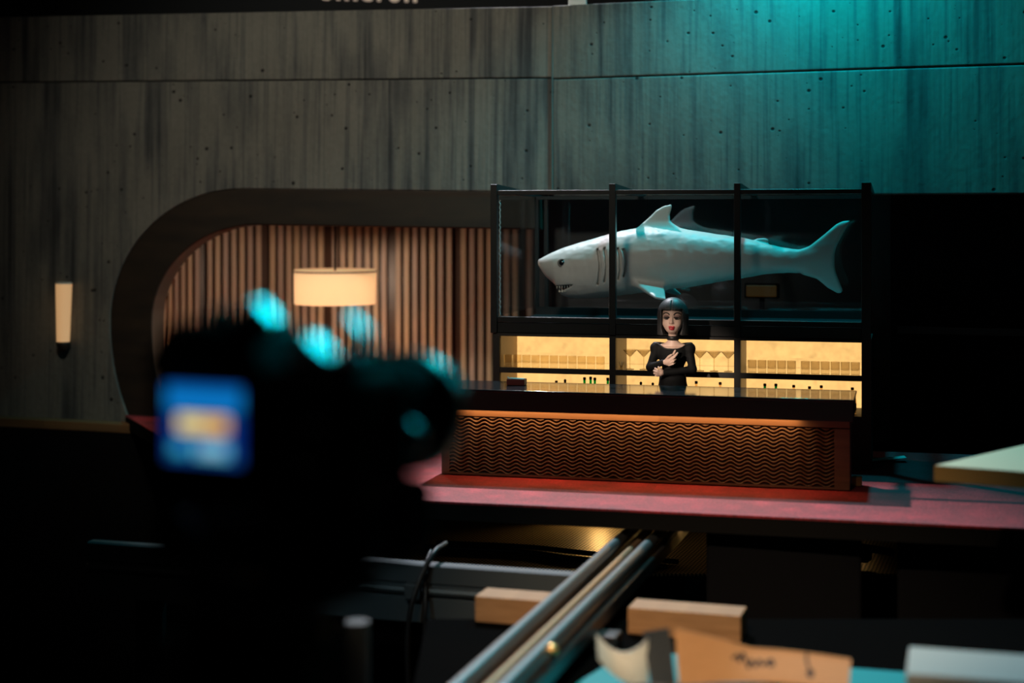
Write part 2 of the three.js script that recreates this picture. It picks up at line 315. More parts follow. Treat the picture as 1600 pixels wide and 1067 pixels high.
{ // small round table under the lamp
  const g = thing('round_side_table', 'small dark round table under the pendant lamp in archway', 'table', LW.at(-0.47, FLOOR, -0.215), LW.turn);
  mesh('table_top', lathe([[0, 0.070], [0.062, 0.070], [0.064, 0.073], [0.064, 0.077], [0.062, 0.079], [0, 0.079]], 48), mat(lin(0.10, 0.05, 0.02), 0.25), g);
  mesh('leg', lathe([[0, 0], [0.034, 0], [0.034, 0.004], [0.008, 0.008], [0.006, 0.07], [0, 0.07]], 32), M.frameMatte, g);
}
{ // wall sconce
  const g = tag(leftGroup('wall_sconce'), 'slim cream tube wall sconce with dark base on concrete wall', 'sconce');
  const shade = new THREE.CylinderGeometry(0.0158, 0.0125, 0.113, 32, 1, false, 0, Math.PI * 2); shade.translate(-0.968, 1.1015, 0.018);
  mesh('tube_shade', shade, mat(lin(0.75, 0.60, 0.42), 0.7, { emissive: lin(0.70, 0.38, 0.16), emissiveIntensity: 0.62 }), g);
  mesh('shade_cap', cyl(0.0150, 0.0158, 0.003, -0.968, 1.1595, 0.018), mat(lin(0.85, 0.80, 0.7), 0.6), g);
  mesh('base', lathe([[0, -0.018], [0.006, -0.018], [0.010, -0.012], [0.0135, -0.004], [0.0135, 0.001], [0, 0.001]], 28).translate(-0.968, 1.0445, 0.018), mat(lin(0.03, 0.022, 0.015), 0.5), g);
  mesh('bracket', span(-0.974, -0.962, 1.036, 1.042, -0.0005, 0.018), M.frame, g);
  const l = new THREE.RectAreaLight(lin(1, 0.58, 0.26), 0.35, 0.02, 0.09); l.name = 'sconce_glow'; const lp = LW.at(-0.968, 1.1146, 0.040); l.position.set(...lp); l.lookAt(...LW.at(-0.968, 1.1146, 1)); scene.add(l);
}

// ---------------------------------------------------------------- lit back bar cabinet
const warmGlow = lin(1.0, 0.60, 0.22);
{
  const g = thing('back_bar_cabinet', 'black bar cabinet with two backlit amber shelves under the tank', 'cabinet', BAR.at(0, FLOOR, 0), BAR.turn);
  const Y = (y) => y - FLOOR, D = -0.135;
  mesh('base_panel', span(-0.299, 0.2935, 0.001, Y(0.9976), D, 0), M.frameMatte, g);
  mesh('top_board', span(-0.299, 0.2935, Y(1.110), Y(1.1145), D, 0), M.frameMatte, g);
  mesh('shelf', span(-0.289, 0.2793, Y(1.0511), Y(1.0598), -0.1125, 0, 0.001), M.frameMatte, g); mesh('shelf_top', span(-0.289, 0.2793, Y(1.0598), Y(1.0600), -0.1125, -0.001), mat(lin(0.02, 0.018, 0.015), 0.06, { clearcoat: 1, clearcoatRoughness: 0.04 }), g);
  mesh('side_panel', span(-0.299, -0.289, Y(0.9976), Y(1.110), D, 0), M.frameMatte, g);
  mesh('side_panel', span(0.2793, 0.2935, Y(0.9976), Y(1.110), D, 0), M.frameMatte, g);
  for (const x of [-0.1045, 0.0915]) { mesh('divider_post', span(x - 0.005, x + 0.005, Y(0.9976), Y(1.110), -0.012, 0.0005), M.frameMatte, g); mesh('divider_panel', span(x - 0.003, x + 0.003, Y(0.9976), Y(1.110), -0.1125, -0.012), mat(lin(0.10, 0.055, 0.018), 0.5), g); }
  mesh('back_board', span(-0.289, 0.2793, Y(0.9976), Y(1.110), D, -0.122), M.black, g);
  for (const [y0, y1] of [[1.0600, 1.110], [0.9976, 1.0511]]) mesh('side_lining', span(-0.289, -0.2875, Y(y0), Y(y1), -0.1125, -0.004), mat(lin(0.30, 0.17, 0.05), 0.5), g);
  const onyx = texture(512, 128, (u, v) => { const k = 0.88 + 0.12 * fbm(u * 14, v * 4, 300, 4) + 0.10 * (fbm(u * 90, v * 24, 320, 3) - 0.5) - 0.25 * Math.max(0, fbm(u * 46, v * 13, 340, 3) - 0.62); return [k, k * 0.985, k * 0.93]; });
  const om = mat(lin(0.5, 0.35, 0.15), 0.5, { emissive: warmGlow, emissiveIntensity: 1.25, emissiveMap: onyx });
  const bays = [[-0.2875, -0.1075], [-0.1015, 0.0885], [0.0945, 0.2793]];
  for (const [x0, x1] of bays) for (const [y0, y1] of [[1.0600, 1.110], [0.9976, 1.0511]]) {
    const p = span(x0, x1, Y(y0), Y(y1), -0.121, -0.1125); planarUV(p, 1.7, 6, 0.2, y0);
    mesh('light_panel', p, om, g);
    const l = new THREE.RectAreaLight(warmGlow, 0.28, x1 - x0 - 0.004, y1 - y0 - 0.004); l.name = 'shelf_glow';
    l.position.set(...BAR.at((x0 + x1) / 2, (y0 + y1) / 2, -0.1118)); l.lookAt(...BAR.at((x0 + x1) / 2, (y0 + y1) / 2, 1)); scene.add(l);
  }
}
// ---------------------------------------------------------------- glass tank
{
  const g = thing('glass_tank', 'black framed glass aquarium tank holding the shark above the bar', 'tank', BAR.at(0, 1.1147, 0), BAR.turn);
  const Y = (y) => y - 1.1147, D = -0.275;
  const xs = [[-0.3032, -0.2925], [-0.1097, -0.0994], [0.0866, 0.0965], [0.2793, 0.2935]], end = [-0.318, -0.298, -0.278, -0.259];
  xs.forEach(([a, b], i) => {
    mesh('post', span(a, b, Y(1.1147), Y(1.3535), -0.010, 0.003, 0.0008), M.frame, g);
    const arm = new THREE.ExtrudeGeometry(poly([[0, 1.3535], [0, 1.340], [end[i] + 0.005, 1.337], [end[i] + 0.005, 1.3415]].map(([z, y]) => [-z, Y(y)])), { depth: b - a, bevelEnabled: false });
    arm.rotateY(Math.PI / 2); arm.translate(a, 0, -0.004); mesh('arm', arm, M.frame, g);
  });
  for (const x of [-0.292, -0.275, 0.2835]) mesh('back_post', span(x - 0.0035, x + 0.0035, Y(1.125), Y(1.336), D - 0.004, D + 0.002, 0.0006), M.frame, g);
  mesh('top_rail', span(-0.2925, 0.2793, Y(1.3365), Y(1.3437), -0.008, 0.001, 0.0008), M.frame, g);
  mesh('top_rail', span(-0.2925, 0.2793, Y(1.332), Y(1.338), D - 0.004, D + 0.004), M.frame, g);
  mesh('bottom_rail', span(-0.2925, 0.2793, Y(1.1325), Y(1.1412), -0.010, 0.001, 0.001), M.frame, g);
  mesh('bottom_rail', span(-0.2925, 0.2793, Y(1.1150), Y(1.1318), -0.010, -0.0015, 0.001), M.frame, g);
  mesh('bottom_rail', span(-0.2925, 0.2793, Y(1.1150), Y(1.1412), D - 0.004, D + 0.004), M.frame, g);
  mesh('tank_floor', span(-0.2925, 0.2793, Y(1.1150), Y(1.128), D + 0.004, -0.010), mat(lin(0.02, 0.025, 0.03), 0.35), g);
  for (let i = 0; i < 3; i++) {
    mesh('glass_pane', span(xs[i][1] + 0.0002, xs[i + 1][0] - 0.0002, Y(1.1412), Y(1.3365), -0.0052, -0.0032), M.glass, g);
  }
  mesh('glass_pane', span(-0.272, 0.2793, Y(1.1412), Y(1.332), D - 0.001, D + 0.001), M.glass, g);
  mesh('glass_pane', span(-0.2975, -0.2955, Y(1.1412), Y(1.3365), D + 0.003, -0.0105), M.glass, g);
  mesh('glass_pane', span(0.2855, 0.2875, Y(1.1412), Y(1.3365), D + 0.003, -0.0105), M.glass, g);
  const bead = []; for (let i = 0; i <= 60; i++) { const y = 1.143 + 0.185 * i / 60; bead.push([-0.2902 + 0.0007 * Math.sin(i * 2.1) + 0.0004 * Math.sin(i * 3.7), Y(y), -0.008]); }
  mesh('sealant_bead', tube(bead, 0.0011, 120, 6), mat(lin(0.30, 0.34, 0.35), 0.5), g);
}
{ // loose clear sheets on the tank floor
  const sm = mat(lin(0.60, 0.66, 0.68), 0.15);
  [[-0.083, 0.060, -0.05, 'clear plastic sheet on the tank floor behind the puppet'], [0.098, 0.150, -0.06, 'short clear plastic sheet on tank floor beside right post'], [0.183, 0.276, -0.05, 'long clear plastic sheet on tank floor below the shark tail']].forEach(([a, b, z, lab], i) => {
    const t = mesh('plastic_sheet', rb(b - a, 0.003, 0.07, 0, 0.0015, 0, 0.0008, 1), sm); t.position.set(...BAR.at((a + b) / 2, 1.1282, z - 0.02)); t.rotation.y = BAR.turn + [0, 0.02, -0.03][i]; tag(t, lab, 'plastic sheet', 'sheets in the tank');
    if (i !== 1) { const s2 = mesh('plastic_sheet', rb(b - a - 0.01, 0.003, 0.05, 0, 0.0015, 0, 0.0008, 1), sm); s2.position.set(...BAR.at((a + b) / 2, 1.1313, z - 0.03)); s2.rotation.y = BAR.turn + 0.01; tag(s2, i ? 'smaller clear plastic sheet stacked below the shark tail' : 'smaller clear plastic sheet stacked behind the puppet', 'plastic sheet', 'sheets in the tank'); }
  });
}
{ // glow block added behind the tank for an amber reflection in its glass
  const g = thing('amber_reflection_block', 'small dim amber glow block added behind the tank in place of a glass reflection', 'lamp', BAR.at(0.100, 1.160, -0.318), BAR.turn);
  mesh('glow_face', rb(0.052, 0.020, 0.008, 0, 0.012, 0, 0.002), mat(lin(0.02, 0.012, 0.006), 0.8, { specularIntensity: 0.3, emissive: lin(1, 0.5, 0.10), emissiveIntensity: 0.018 }), g);
  mesh('glow_back', rb(0.060, 0.026, 0.016, 0, 0.012, -0.013, 0.002), M.black, g);
  mesh('stand', span(-0.004, 0.004, FLOOR - 1.158, 0, -0.017, -0.009), M.black, g);
  mesh('stand_foot', span(-0.03, 0.03, FLOOR - 1.158, FLOOR - 1.156, -0.03, 0.01), M.black, g);
}
console.log('set built');

// ---------------------------------------------------------------- shark
{
  const g = thing('model_shark', 'pale grey clay model of a great shark hanging in the tank', 'shark', BAR.at(0, 1.24, -0.13), BAR.turn);
  // stations along the body: x, top, bottom, half width
  const S = [[-0.2552, -0.011, -0.019, 0.004], [-0.250, -0.008, -0.027, 0.012], [-0.240, -0.003, -0.040, 0.019], [-0.2250, 0.004, -0.0530, 0.026], [-0.2180, 0.007, -0.0655, 0.028], [-0.205, 0.012, -0.0725, 0.032], [-0.1754, 0.0206, -0.0752, 0.038], [-0.1368, 0.0317, -0.072, 0.042], [-0.1027, 0.040, -0.067, 0.044], [-0.06, 0.0445, -0.062, 0.044], [-0.0185, 0.0425, -0.0569, 0.042], [0.0358, 0.0345, -0.0479, 0.036], [0.0894, 0.026, -0.038, 0.028], [0.1317, 0.0158, -0.0312, 0.021], [0.1635, 0.0092, -0.0287, 0.015], [0.190, 0.007, -0.0290, 0.010], [0.215, 0.009, -0.024, 0.006], [0.232, 0.003, -0.016, 0.003]];
  const at = (x) => {
    if (x <= S[0][0]) return [...S[0].slice(1), S[0][0] - x]; const L = S[S.length - 1]; if (x >= L[0]) return [...L.slice(1), x - L[0]];
    let i = 1; while (S[i][0] < x) i++; const a = S[i - 1], b = S[i], p = S[Math.max(0, i - 2)], q = S[Math.min(S.length - 1, i + 1)], t = (x - a[0]) / (b[0] - a[0]);
    return [1, 2, 3].map((k) => { const h = b[0] - a[0], m0 = (b[k] - p[k]) / (b[0] - p[0] || 1) * h, m1 = (q[k] - a[k]) / (q[0] - a[0]) * h, t2 = t * t, t3 = t2 * t; return (2 * t3 - 3 * t2 + 1) * a[k] + (t3 - 2 * t2 + t) * m0 + (-2 * t3 + 3 * t2) * b[k] + (t3 - t2) * m1; }).concat(0);
  };
  const inPoly = (P, x, y) => { let d = 1e9, s = 1; for (let i = 0, j = P.length - 1; i < P.length; j = i++) { const ex = P[j][0] - P[i][0], ey = P[j][1] - P[i][1], wx = x - P[i][0], wy = y - P[i][1], t = Math.max(0, Math.min(1, (wx * ex + wy * ey) / (ex * ex + ey * ey))), bx3 = wx - ex * t, by = wy - ey * t; d = Math.min(d, bx3 * bx3 + by * by); const c1 = y >= P[i][1], c2 = y < P[j][1], c3 = ex * wy > ey * wx; if ((c1 && c2 && c3) || (!c1 && !c2 && !c3)) s = -s; } return s * Math.sqrt(d); };
  const dorsal = [[-0.086, 0.035], [-0.0783, 0.0497], [-0.064, 0.063], [-0.0546, 0.0727], [-0.043, 0.0795], [-0.0294, 0.0828], [-0.0288, 0.078], [-0.0330, 0.065], [-0.0325, 0.0547], [-0.022, 0.043], [-0.03, 0.03]];
  const second = [[0.100, 0.018], [0.110, 0.0262], [0.1235, 0.0265], [0.1285, 0.0238], [0.126, 0.014]];
  const tail = [[0.178, 0.004], [0.1951, 0.0145], [0.2163, 0.0322], [0.237, 0.0503], [0.247, 0.0545], [0.2586, 0.0556], [0.2526, 0.045], [0.2402, 0.022], [0.2305, 0.0003], [0.2305, -0.0161], [0.2391, -0.0376], [0.2466, -0.0567], [0.2440, -0.0610], [0.2380, -0.0615], [0.2224, -0.0527], [0.2058, -0.0379], [0.1849, -0.0300]];
  const gills = [[[-0.1476, 0.0073], [-0.1425, -0.019], [-0.1470, -0.0496]], [[-0.1359, 0.0094], [-0.1310, -0.019], [-0.1359, -0.0453]], [[-0.1241, 0.0106], [-0.1190, -0.017], [-0.1240, -0.043]], [[-0.1134, 0.0096], [-0.1075, -0.0135], [-0.1120, -0.0409]], [[-0.1040, 0.008], [-0.0985, -0.0125], [-0.1030, -0.036]]];
  const gillPts = gills.map(([a, b, c]) => Array.from({ length: 13 }, (_, i) => { const t = i / 12, u = 1 - t; return [u * u * a[0] + 2 * u * t * (2 * b[0] - (a[0] + c[0]) / 2) + t * t * c[0], u * u * a[1] + 2 * u * t * (2 * b[1] - (a[1] + c[1]) / 2) + t * t * c[1]]; }));
  const lineDist = (P, x, y) => { let d = 1; for (let i = 1; i < P.length; i++) { const a = P[i - 1], b = P[i], ex = b[0] - a[0], ey = b[1] - a[1], t = Math.max(0, Math.min(1, ((x - a[0]) * ex + (y - a[1]) * ey) / (ex * ex + ey * ey))); d = Math.min(d, Math.hypot(x - a[0] - ex * t, y - a[1] - ey * t)); } return d; };
  const mouthUp = (x) => -0.0535 + (x + 0.2227) * 0.10;   // line of the upper lip
  const field = (x, y, z) => {
    const [top, bot, w, past] = at(x), cy = (top + bot) / 2, ry = (top - bot) / 2, yy = (y - cy) / ry, zz = z / w;
    let d = (Math.pow(Math.abs(yy) ** 2.2 + Math.abs(zz) ** 2.2, 1 / 2.2) - 1) * Math.min(ry, w) * 0.92; if (past > 0) d = Math.max(d, 0) * 0.8 + past;
    const r = n3(x * 60, y * 60, z * 60) - 0.5; d += 0.0022 * r * (x > -0.1 ? 1.3 : 0.5) + 0.0010 * (n3(x * 190, y * 190, z * 190) - 0.5);
    const az = Math.abs(z);
    if (y > 0.01 && x > -0.1 && x < -0.01) { const q = inPoly(dorsal, x, y); d = smin(d, smax(q, az - 0.0075 * Math.max(0.25, 1 - (y - 0.04) / 0.055) , 0.004), 0.010); }
    if (x > 0.09 && x < 0.14 && y > 0) d = smin(d, smax(inPoly(second, x, y), az - 0.004, 0.003), 0.004);
    if (x > 0.165) { const q = inPoly(tail, x, y); d = smin(d, smax(q, az - 0.0068 + Math.max(0, (Math.abs(y + 0.004) - 0.02) * 0.08), 0.005), 0.008); }
    // pectoral fins, swept out and down on each side
    if (x > -0.11 && x < -0.005 && y < 0) { const s = (az - 0.034) / 0.055, px = x - 0.030 * Math.max(0, s), py = y + 0.050 + 0.020 * Math.max(0, s), half = 0.027 * (1 - 0.66 * Math.min(1, Math.max(0, s))); const q = Math.max(Math.hypot((px + 0.064) / 1, 0) - half, az - 0.088, 0.02 - az); const thick = Math.abs(py + (px + 0.064) * 0.16) - (0.0055 - 0.003 * Math.min(1, Math.max(0, s))); d = smin(d, smax(q, thick, 0.006), 0.010); }
    if (x < -0.09 && az > 0.012) for (const P of gillPts) { const q = lineDist(P, x, y); d = Math.max(d, -Math.max(q - 0.0017, -d - 0.0055)); }
    if (x < -0.175 && y < -0.03) { const u = mouthUp(x), t = Math.max(0, (x + 0.2227) / 0.0357), op = 0.0100 * (1 - t * t); if (t < 1.0) d = Math.max(d, -Math.max(Math.abs(y - u + op * 0.5) - op * 0.5, -d - 0.010)); }
    return d;
  };
  const geo = surface(field, [-0.262, -0.082, -0.094], [0.264, 0.09, 0.094], 0.0017);
  mesh('body', geo, mat(lin(0.46, 0.44, 0.41), 0.5), g);
  const dark = mat(lin(0.006, 0.006, 0.007), 0.15), socket = mat(lin(0.16, 0.13, 0.11), 0.6);
  for (const s of [-1, 1]) {
    const w = at(-0.2085)[2] * 0.93; mesh('eye', ball(0.0052, 0.0052, 0.004, -0.2082, -0.0150, s * (w - 0.0005)), dark, g);
    mesh('eye_rim', new THREE.TorusGeometry(0.0062, 0.0013, 8, 24).rotateY(s * 0.35).translate(-0.2082, -0.0148, s * (w + 0.0006)), socket, g);
  }
  mesh('mouth_lining', surface((x, y, z) => ellipsoid([x, y, z], [-0.202, -0.057, 0], [0.015, 0.0085, 0.020]), [-0.232, -0.070, -0.032], [-0.182, -0.040, 0.032], 0.002), mat(lin(0.05, 0.008, 0.008), 0.6), g);
  const tooth = new THREE.ConeGeometry(0.0013, 0.0050, 6), tm = mat(lin(0.75, 0.72, 0.62), 0.4);
  for (let i = 0; i < 6; i++) for (const s of [-1, 1]) { const x = -0.2185 + i * 0.0046, w = at(x)[2] * 0.74; const o = mesh('tooth', tooth, tm, g); o.position.set(x, mouthUp(x) - 0.0035, s * w); o.rotation.x = Math.PI; }
  for (let i = 0; i < 4; i++) for (const s of [-1, 1]) { const x = -0.2145 + i * 0.0050, w = at(x)[2] * 0.70; const o = mesh('tooth', tooth, tm, g); o.position.set(x, mouthUp(x) - 0.0085, s * w); }
  for (const x of [-0.07, 0.07]) mesh('hanging_wire', cyl(0.00025, 0.00025, 0.074, x, 0.0655 - (x > 0 ? 0.004 : 0), 0, 6), M.black, g);
}
console.log('shark built');

// ---------------------------------------------------------------- puppet behind the counter
{
  const g = thing('puppet', 'puppet barmaid in black dress with black bob hair and folded arms', 'puppet', BAR.at(0.0, FLOOR, 0.062), BAR.turn - 0.16 + 0.20);
  const k = 0.001, P3 = (x, y, z) => [x / k, y / k, z / k];
  const skin = mat(lin(0.66, 0.46, 0.37), 0.5), cloth = mat(lin(0.0045, 0.005, 0.0055), 0.75, { specularIntensity: 0.4 });
  // joints in millimetres above the stage floor
  const shR = [-24, 183, -3], elR = [-34, 154, 5], wrR = [-13, 163, 21], shL = [24, 183, -3], elL = [31, 152, 6], wrL = [-11, 147, 20];
  const torso = (p) => {
    let d = ellipsoid(p, [0, 176, -3], [21, 15, 11]);
    d = smin(d, ellipsoid(p, [0, 184, -4], [25, 8, 8]), 8);
    d = smin(d, capsule(p, [0, 172, -2], [0, 138, -2], 14, 15), 12);
    d = smin(d, capsule([p[0] * 0.82, p[1], p[2]], [0, 134, -2], [0, 112, -3], 15, 20), 10); return d;
  };
  const arms = (p, e) => {
    let d = Math.min(capsule(p, shR, elR, 6.2 + e, 5.0 + e), capsule(p, shL, elL, 6.2 + e, 5.0 + e));
    d = smin(d, capsule(p, elR, wrR, 5.0 + e, 3.6 + e), 3); d = smin(d, capsule(p, elL, wrL, 5.0 + e, 3.8 + e), 3); return d;
  };
  const legs = (p) => Math.min(capsule(p, [-9, 112, -3], [-9, 10, -3], 9, 5), capsule(p, [9, 112, -3], [9, 10, -3], 9, 5), capsule(p, [-9, 6, -4], [-10, 5, 14], 5, 4), capsule(p, [9, 6, -4], [10, 5, 14], 5, 4));
  const head = (p) => {
    let d = ellipsoid(p, [0, 233, -1], [16.2, 23, 17]);
    d = smin(d, ellipsoid(p, [0, 216, 5], [10, 9.5, 10]), 9);
    d = smin(d, ellipsoid(p, [8, 222, 8], [5, 5, 5]), 6); d = smin(d, ellipsoid(p, [-8, 222, 8], [5, 5, 5]), 6);
    d = smin(d, capsule(p, [0, 230.5, 14.6], [0, 223.5, 18.3], 1.1, 2.2), 2.5);                 // nose
    d = smin(d, Math.min(ellipsoid(p, [-2.0, 222.8, 16.6], [1.7, 1.4, 1.8]), ellipsoid(p, [2.0, 222.8, 16.6], [1.7, 1.4, 1.8])), 1.2);
    d = smax(d, -Math.min(ellipsoid(p, [-7.4, 231, 17.5], [5.4, 4.0, 4.2]), ellipsoid(p, [7.4, 231, 17.5], [5.4, 4.0, 4.2])), 2.5);   // eye hollows
    d = smin(d, capsule(p, [0, 214, -3], [0, 190, -5], 6.2, 7.2), 5);
    d = smin(d, ellipsoid(p, [0, 184, -4], [24, 7.5, 7.6]), 9);
    d = smin(d, ellipsoid(p, [-16, 229, -2], [2.2, 4.5, 3]), 1); d = smin(d, ellipsoid(p, [16, 229, -2], [2.2, 4.5, 3]), 1);  // ears
    return d;
  };
  const fingersR = [[[-4, 166.5, 24.5], [2.5, 174, 26.5], [6.5, 181.5, 25], 1.9], [[-2.5, 165, 25.5], [5, 171.5, 28], [10, 178, 26.5], 1.95], [[-2.5, 162, 25.5], [4.5, 166, 28.5], [7, 168.5, 24.5], 1.8], [[-3, 159.5, 24.5], [3.5, 161.5, 27.5], [6.5, 163.5, 24], 1.6]];
  const fingersL = [[[-15, 149.5, 23], [-20, 151, 25.5], [-24, 154, 23], 1.8], [[-15.5, 147.5, 24], [-21, 148.5, 26.5], [-26, 150.5, 24], 1.85], [[-15.5, 145.5, 23.5], [-21, 145.5, 26], [-25.5, 146.5, 23.5], 1.75], [[-15, 143.8, 22.5], [-20, 143, 24.5], [-23.5, 143, 22.5], 1.55]];
  const hands = (p) => {
    let d = capsule(p, wrR, [-4, 164.5, 24], 3.2, 4.4);
    d = smin(d, ellipsoid(p, [-4.5, 163.5, 24], [5, 5, 3.2]), 2);
    for (const [a, b, c, r] of fingersR) d = smin(d, Math.min(capsule(p, a, b, r + 0.2, r), capsule(p, b, c, r, r - 0.35)), 0.8);
    d = smin(d, Math.min(capsule(p, [-7, 167.5, 24], [-3, 172.5, 27.5], 2.1, 1.9), capsule(p, [-3, 172.5, 27.5], [1.5, 175.5, 29], 1.9, 1.5)), 1);
    let e = capsule(p, wrL, [-15, 146.8, 22.5], 3.2, 4.2);
    for (const [a, b, c, r] of fingersL) e = smin(e, Math.min(capsule(p, a, b, r + 0.2, r), capsule(p, b, c, r, r - 0.35)), 0.8);
    e = smin(e, Math.min(capsule(p, [-13, 150, 22], [-16, 154, 24.5], 1.9, 1.7), capsule(p, [-16, 154, 24.5], [-19, 156, 24], 1.7, 1.4)), 1);
    return Math.min(d, e);
  };
  const S3 = (fn, lo, hi, c) => { const q = surface((x, y, z) => fn([x, y, z]), lo, hi, c); q.scale(k, k, k); return q; };
  mesh('body', merge([
    S3((p) => Math.max(head(p), 182 - p[1]), [-29, 178, -16], [29, 262, 26], 0.8),
    S3((p) => Math.max(Math.min(smin(torso(p), arms(p, -1), 4), legs(p)) + 0.8, p[1] - 186), [-42, -2, -20], [40, 190, 30], 2.0),
    S3(hands, [-32, 138, 14], [15, 186, 34], 0.55),
  ]), skin, g);
  // dress: long sleeves, wide scooped neck, flared skirt
  const neck = (p) => { const dip = 191.5 - 8.8 * Math.exp(-((p[0] / 19.5) ** 4)) * (p[2] > -6 ? 1 : 0.3); return p[1] - dip; };
  mesh('dress', S3((p) => {
    let d = smin(torso(p) - 1.2, arms(p, 0.9), 3.5);
    d = smin(d, Math.min(ellipsoid(p, [-26, 183, -3], [8, 8.5, 8]), ellipsoid(p, [26, 183, -3], [8, 8.5, 8])), 4);
    d = smin(d, capsule([p[0], p[1], p[2] * 1.25], [0, 114, -3], [0, 24, -3], 19, 27), 9);
    d += 0.9 * (n3(p[0] * 0.16, p[1] * 0.10, p[2] * 0.16) - 0.5);
    return smax(d, neck(p), 0.8);
  }, [-48, -4, -36], [46, 196, 34], 1.2), cloth, g);
  mesh('neckline_trim', S3((p) => smax(Math.abs(Math.min(torso(p) - 1.6, ellipsoid(p, [-25, 183, -3], [8.6, 9, 8.6]), ellipsoid(p, [25, 183, -3], [8.6, 9, 8.6]))) - 0.9, Math.abs(neck(p)) - 1.0, 0.6), [-38, 168, -20], [38, 196, 20], 0.9), mat(lin(0.03, 0.03, 0.028), 0.6), g);
  mesh('choker', new THREE.TorusGeometry(7.6 * k, 2.4 * k, 10, 32).rotateX(Math.PI / 2).scale(1, 1.4, 1).translate(0, 0.1985, -0.0042), mat(lin(0.006, 0.006, 0.006), 0.5), g);
  mesh('hair', S3((p) => {
    let o = ellipsoid(p, [0, 235, -4], [23.5, 25.5, 23]);
    const q = Math.hypot(p[0] / 23.5, (p[2] + 4) / 21) - 1; o = smin(o, Math.max(q * 21, p[1] - 236, 203.5 - p[1]), 2);
    const cut = Math.max(Math.abs(p[0]) - 15.6 + Math.max(0, (214 - p[1]) * 0.25), p[1] - 241.5 - 0.004 * p[0] * p[0], 1 - p[2]);
    o = smax(o, -cut, 1.2);
    o = Math.max(o, -Math.max(ellipsoid(p, [0, 224, -2], [14, 32, 15]), p[1] - 238));
    const part = Math.max(Math.abs(p[0] + 0.8) - 0.5, 240 - p[1], 8 - p[2]); o = Math.max(o, -Math.max(part, -o - 1.3));
    return o + 0.25 * Math.sin(Math.atan2(p[0], p[2] + 4) * 46) * (p[1] < 250 ? 1 : 0.4);
  }, [-28, 198, -32], [28, 266, 26], 0.85), mat(lin(0.032, 0.032, 0.033), 0.5, { specularIntensity: 1.0 }), g);
  const ink = mat(lin(0.015, 0.008, 0.008), 0.5), lip = mat(lin(0.42, 0.02, 0.03), 0.3), lidM = mat(lin(0.26, 0.15, 0.13), 0.5), white = mat(lin(0.20, 0.17, 0.15), 0.3);
  const zf = (x, y) => { for (let z = 26; z > 0; z -= 0.1) if (head([x, y, z]) < 0) return z; return 0; };
  const onFace = (pts, r, lift = 0.1) => { const q = tube(pts.map(([x, y]) => [x, y, zf(x, y) + lift]), r, 24, 6); q.scale(k, k, k); return q; };
  for (const s of [-1, 1]) {
    const ez = zf(s * 7.4, 230.5), e = ball(4.7, 2.8, 1.9, s * 7.4, 230.3, ez - 0.2); e.scale(k, k, k); const eye = mesh('eye', e, white, g);
    const i = ball(2.7, 2.5, 0.9, s * 7.0, 230.2, ez + 1.2); i.scale(k, k, k); mesh('iris', i, ink, eye);
    const l = ball(4.9, 2.3, 2.4, s * 7.5, 232.5, ez - 0.2); l.scale(k, k, k); mesh('eyelid', l, lidM, g);
    const li = tube([[s * 2.6, 229.8, ez + 0.4], [s * 5, 231.0, ez + 2.0], [s * 8.5, 231.1, ez + 1.9], [s * 12.4, 230.0, ez - 1.8]], 0.95, 20, 6); li.scale(k, k, k); mesh('eyeliner', li, ink, g);
    const lo = tube([[s * 3.0, 229.4, ez + 0.3], [s * 6, 227.9, ez + 1.0], [s * 9.5, 228.0, ez + 0.5], [s * 12.2, 229.7, ez - 1.8]], 0.6, 20, 6); lo.scale(k, k, k); mesh('lower_lash', lo, ink, g);
    mesh('eyebrow', onFace([[s * 3.0, 234.6], [s * 5.5, 237.0], [s * 9.5, 237.7], [s * 13.2, 235.4]], 0.9, 0.2), ink, g);
  }
  const mouth = [ball(3.1, 1.8, 1.6, -1.7, 216.4, zf(-1.7, 216.4) - 0.1), ball(3.1, 1.8, 1.6, 1.7, 216.4, zf(1.7, 216.4) - 0.1), ball(4.0, 2.0, 1.8, 0, 213.5, zf(0, 213.5) - 0.2)];
  mouth.forEach((q) => q.scale(k, k, k)); mesh('lips', merge(mouth), lip, g);
  mesh('lip_line', onFace([[-4.4, 214.3], [-1.5, 215.2], [1.5, 215.2], [4.4, 214.3]], 0.3, 1.3), ink, g);
}
console.log('puppet built');

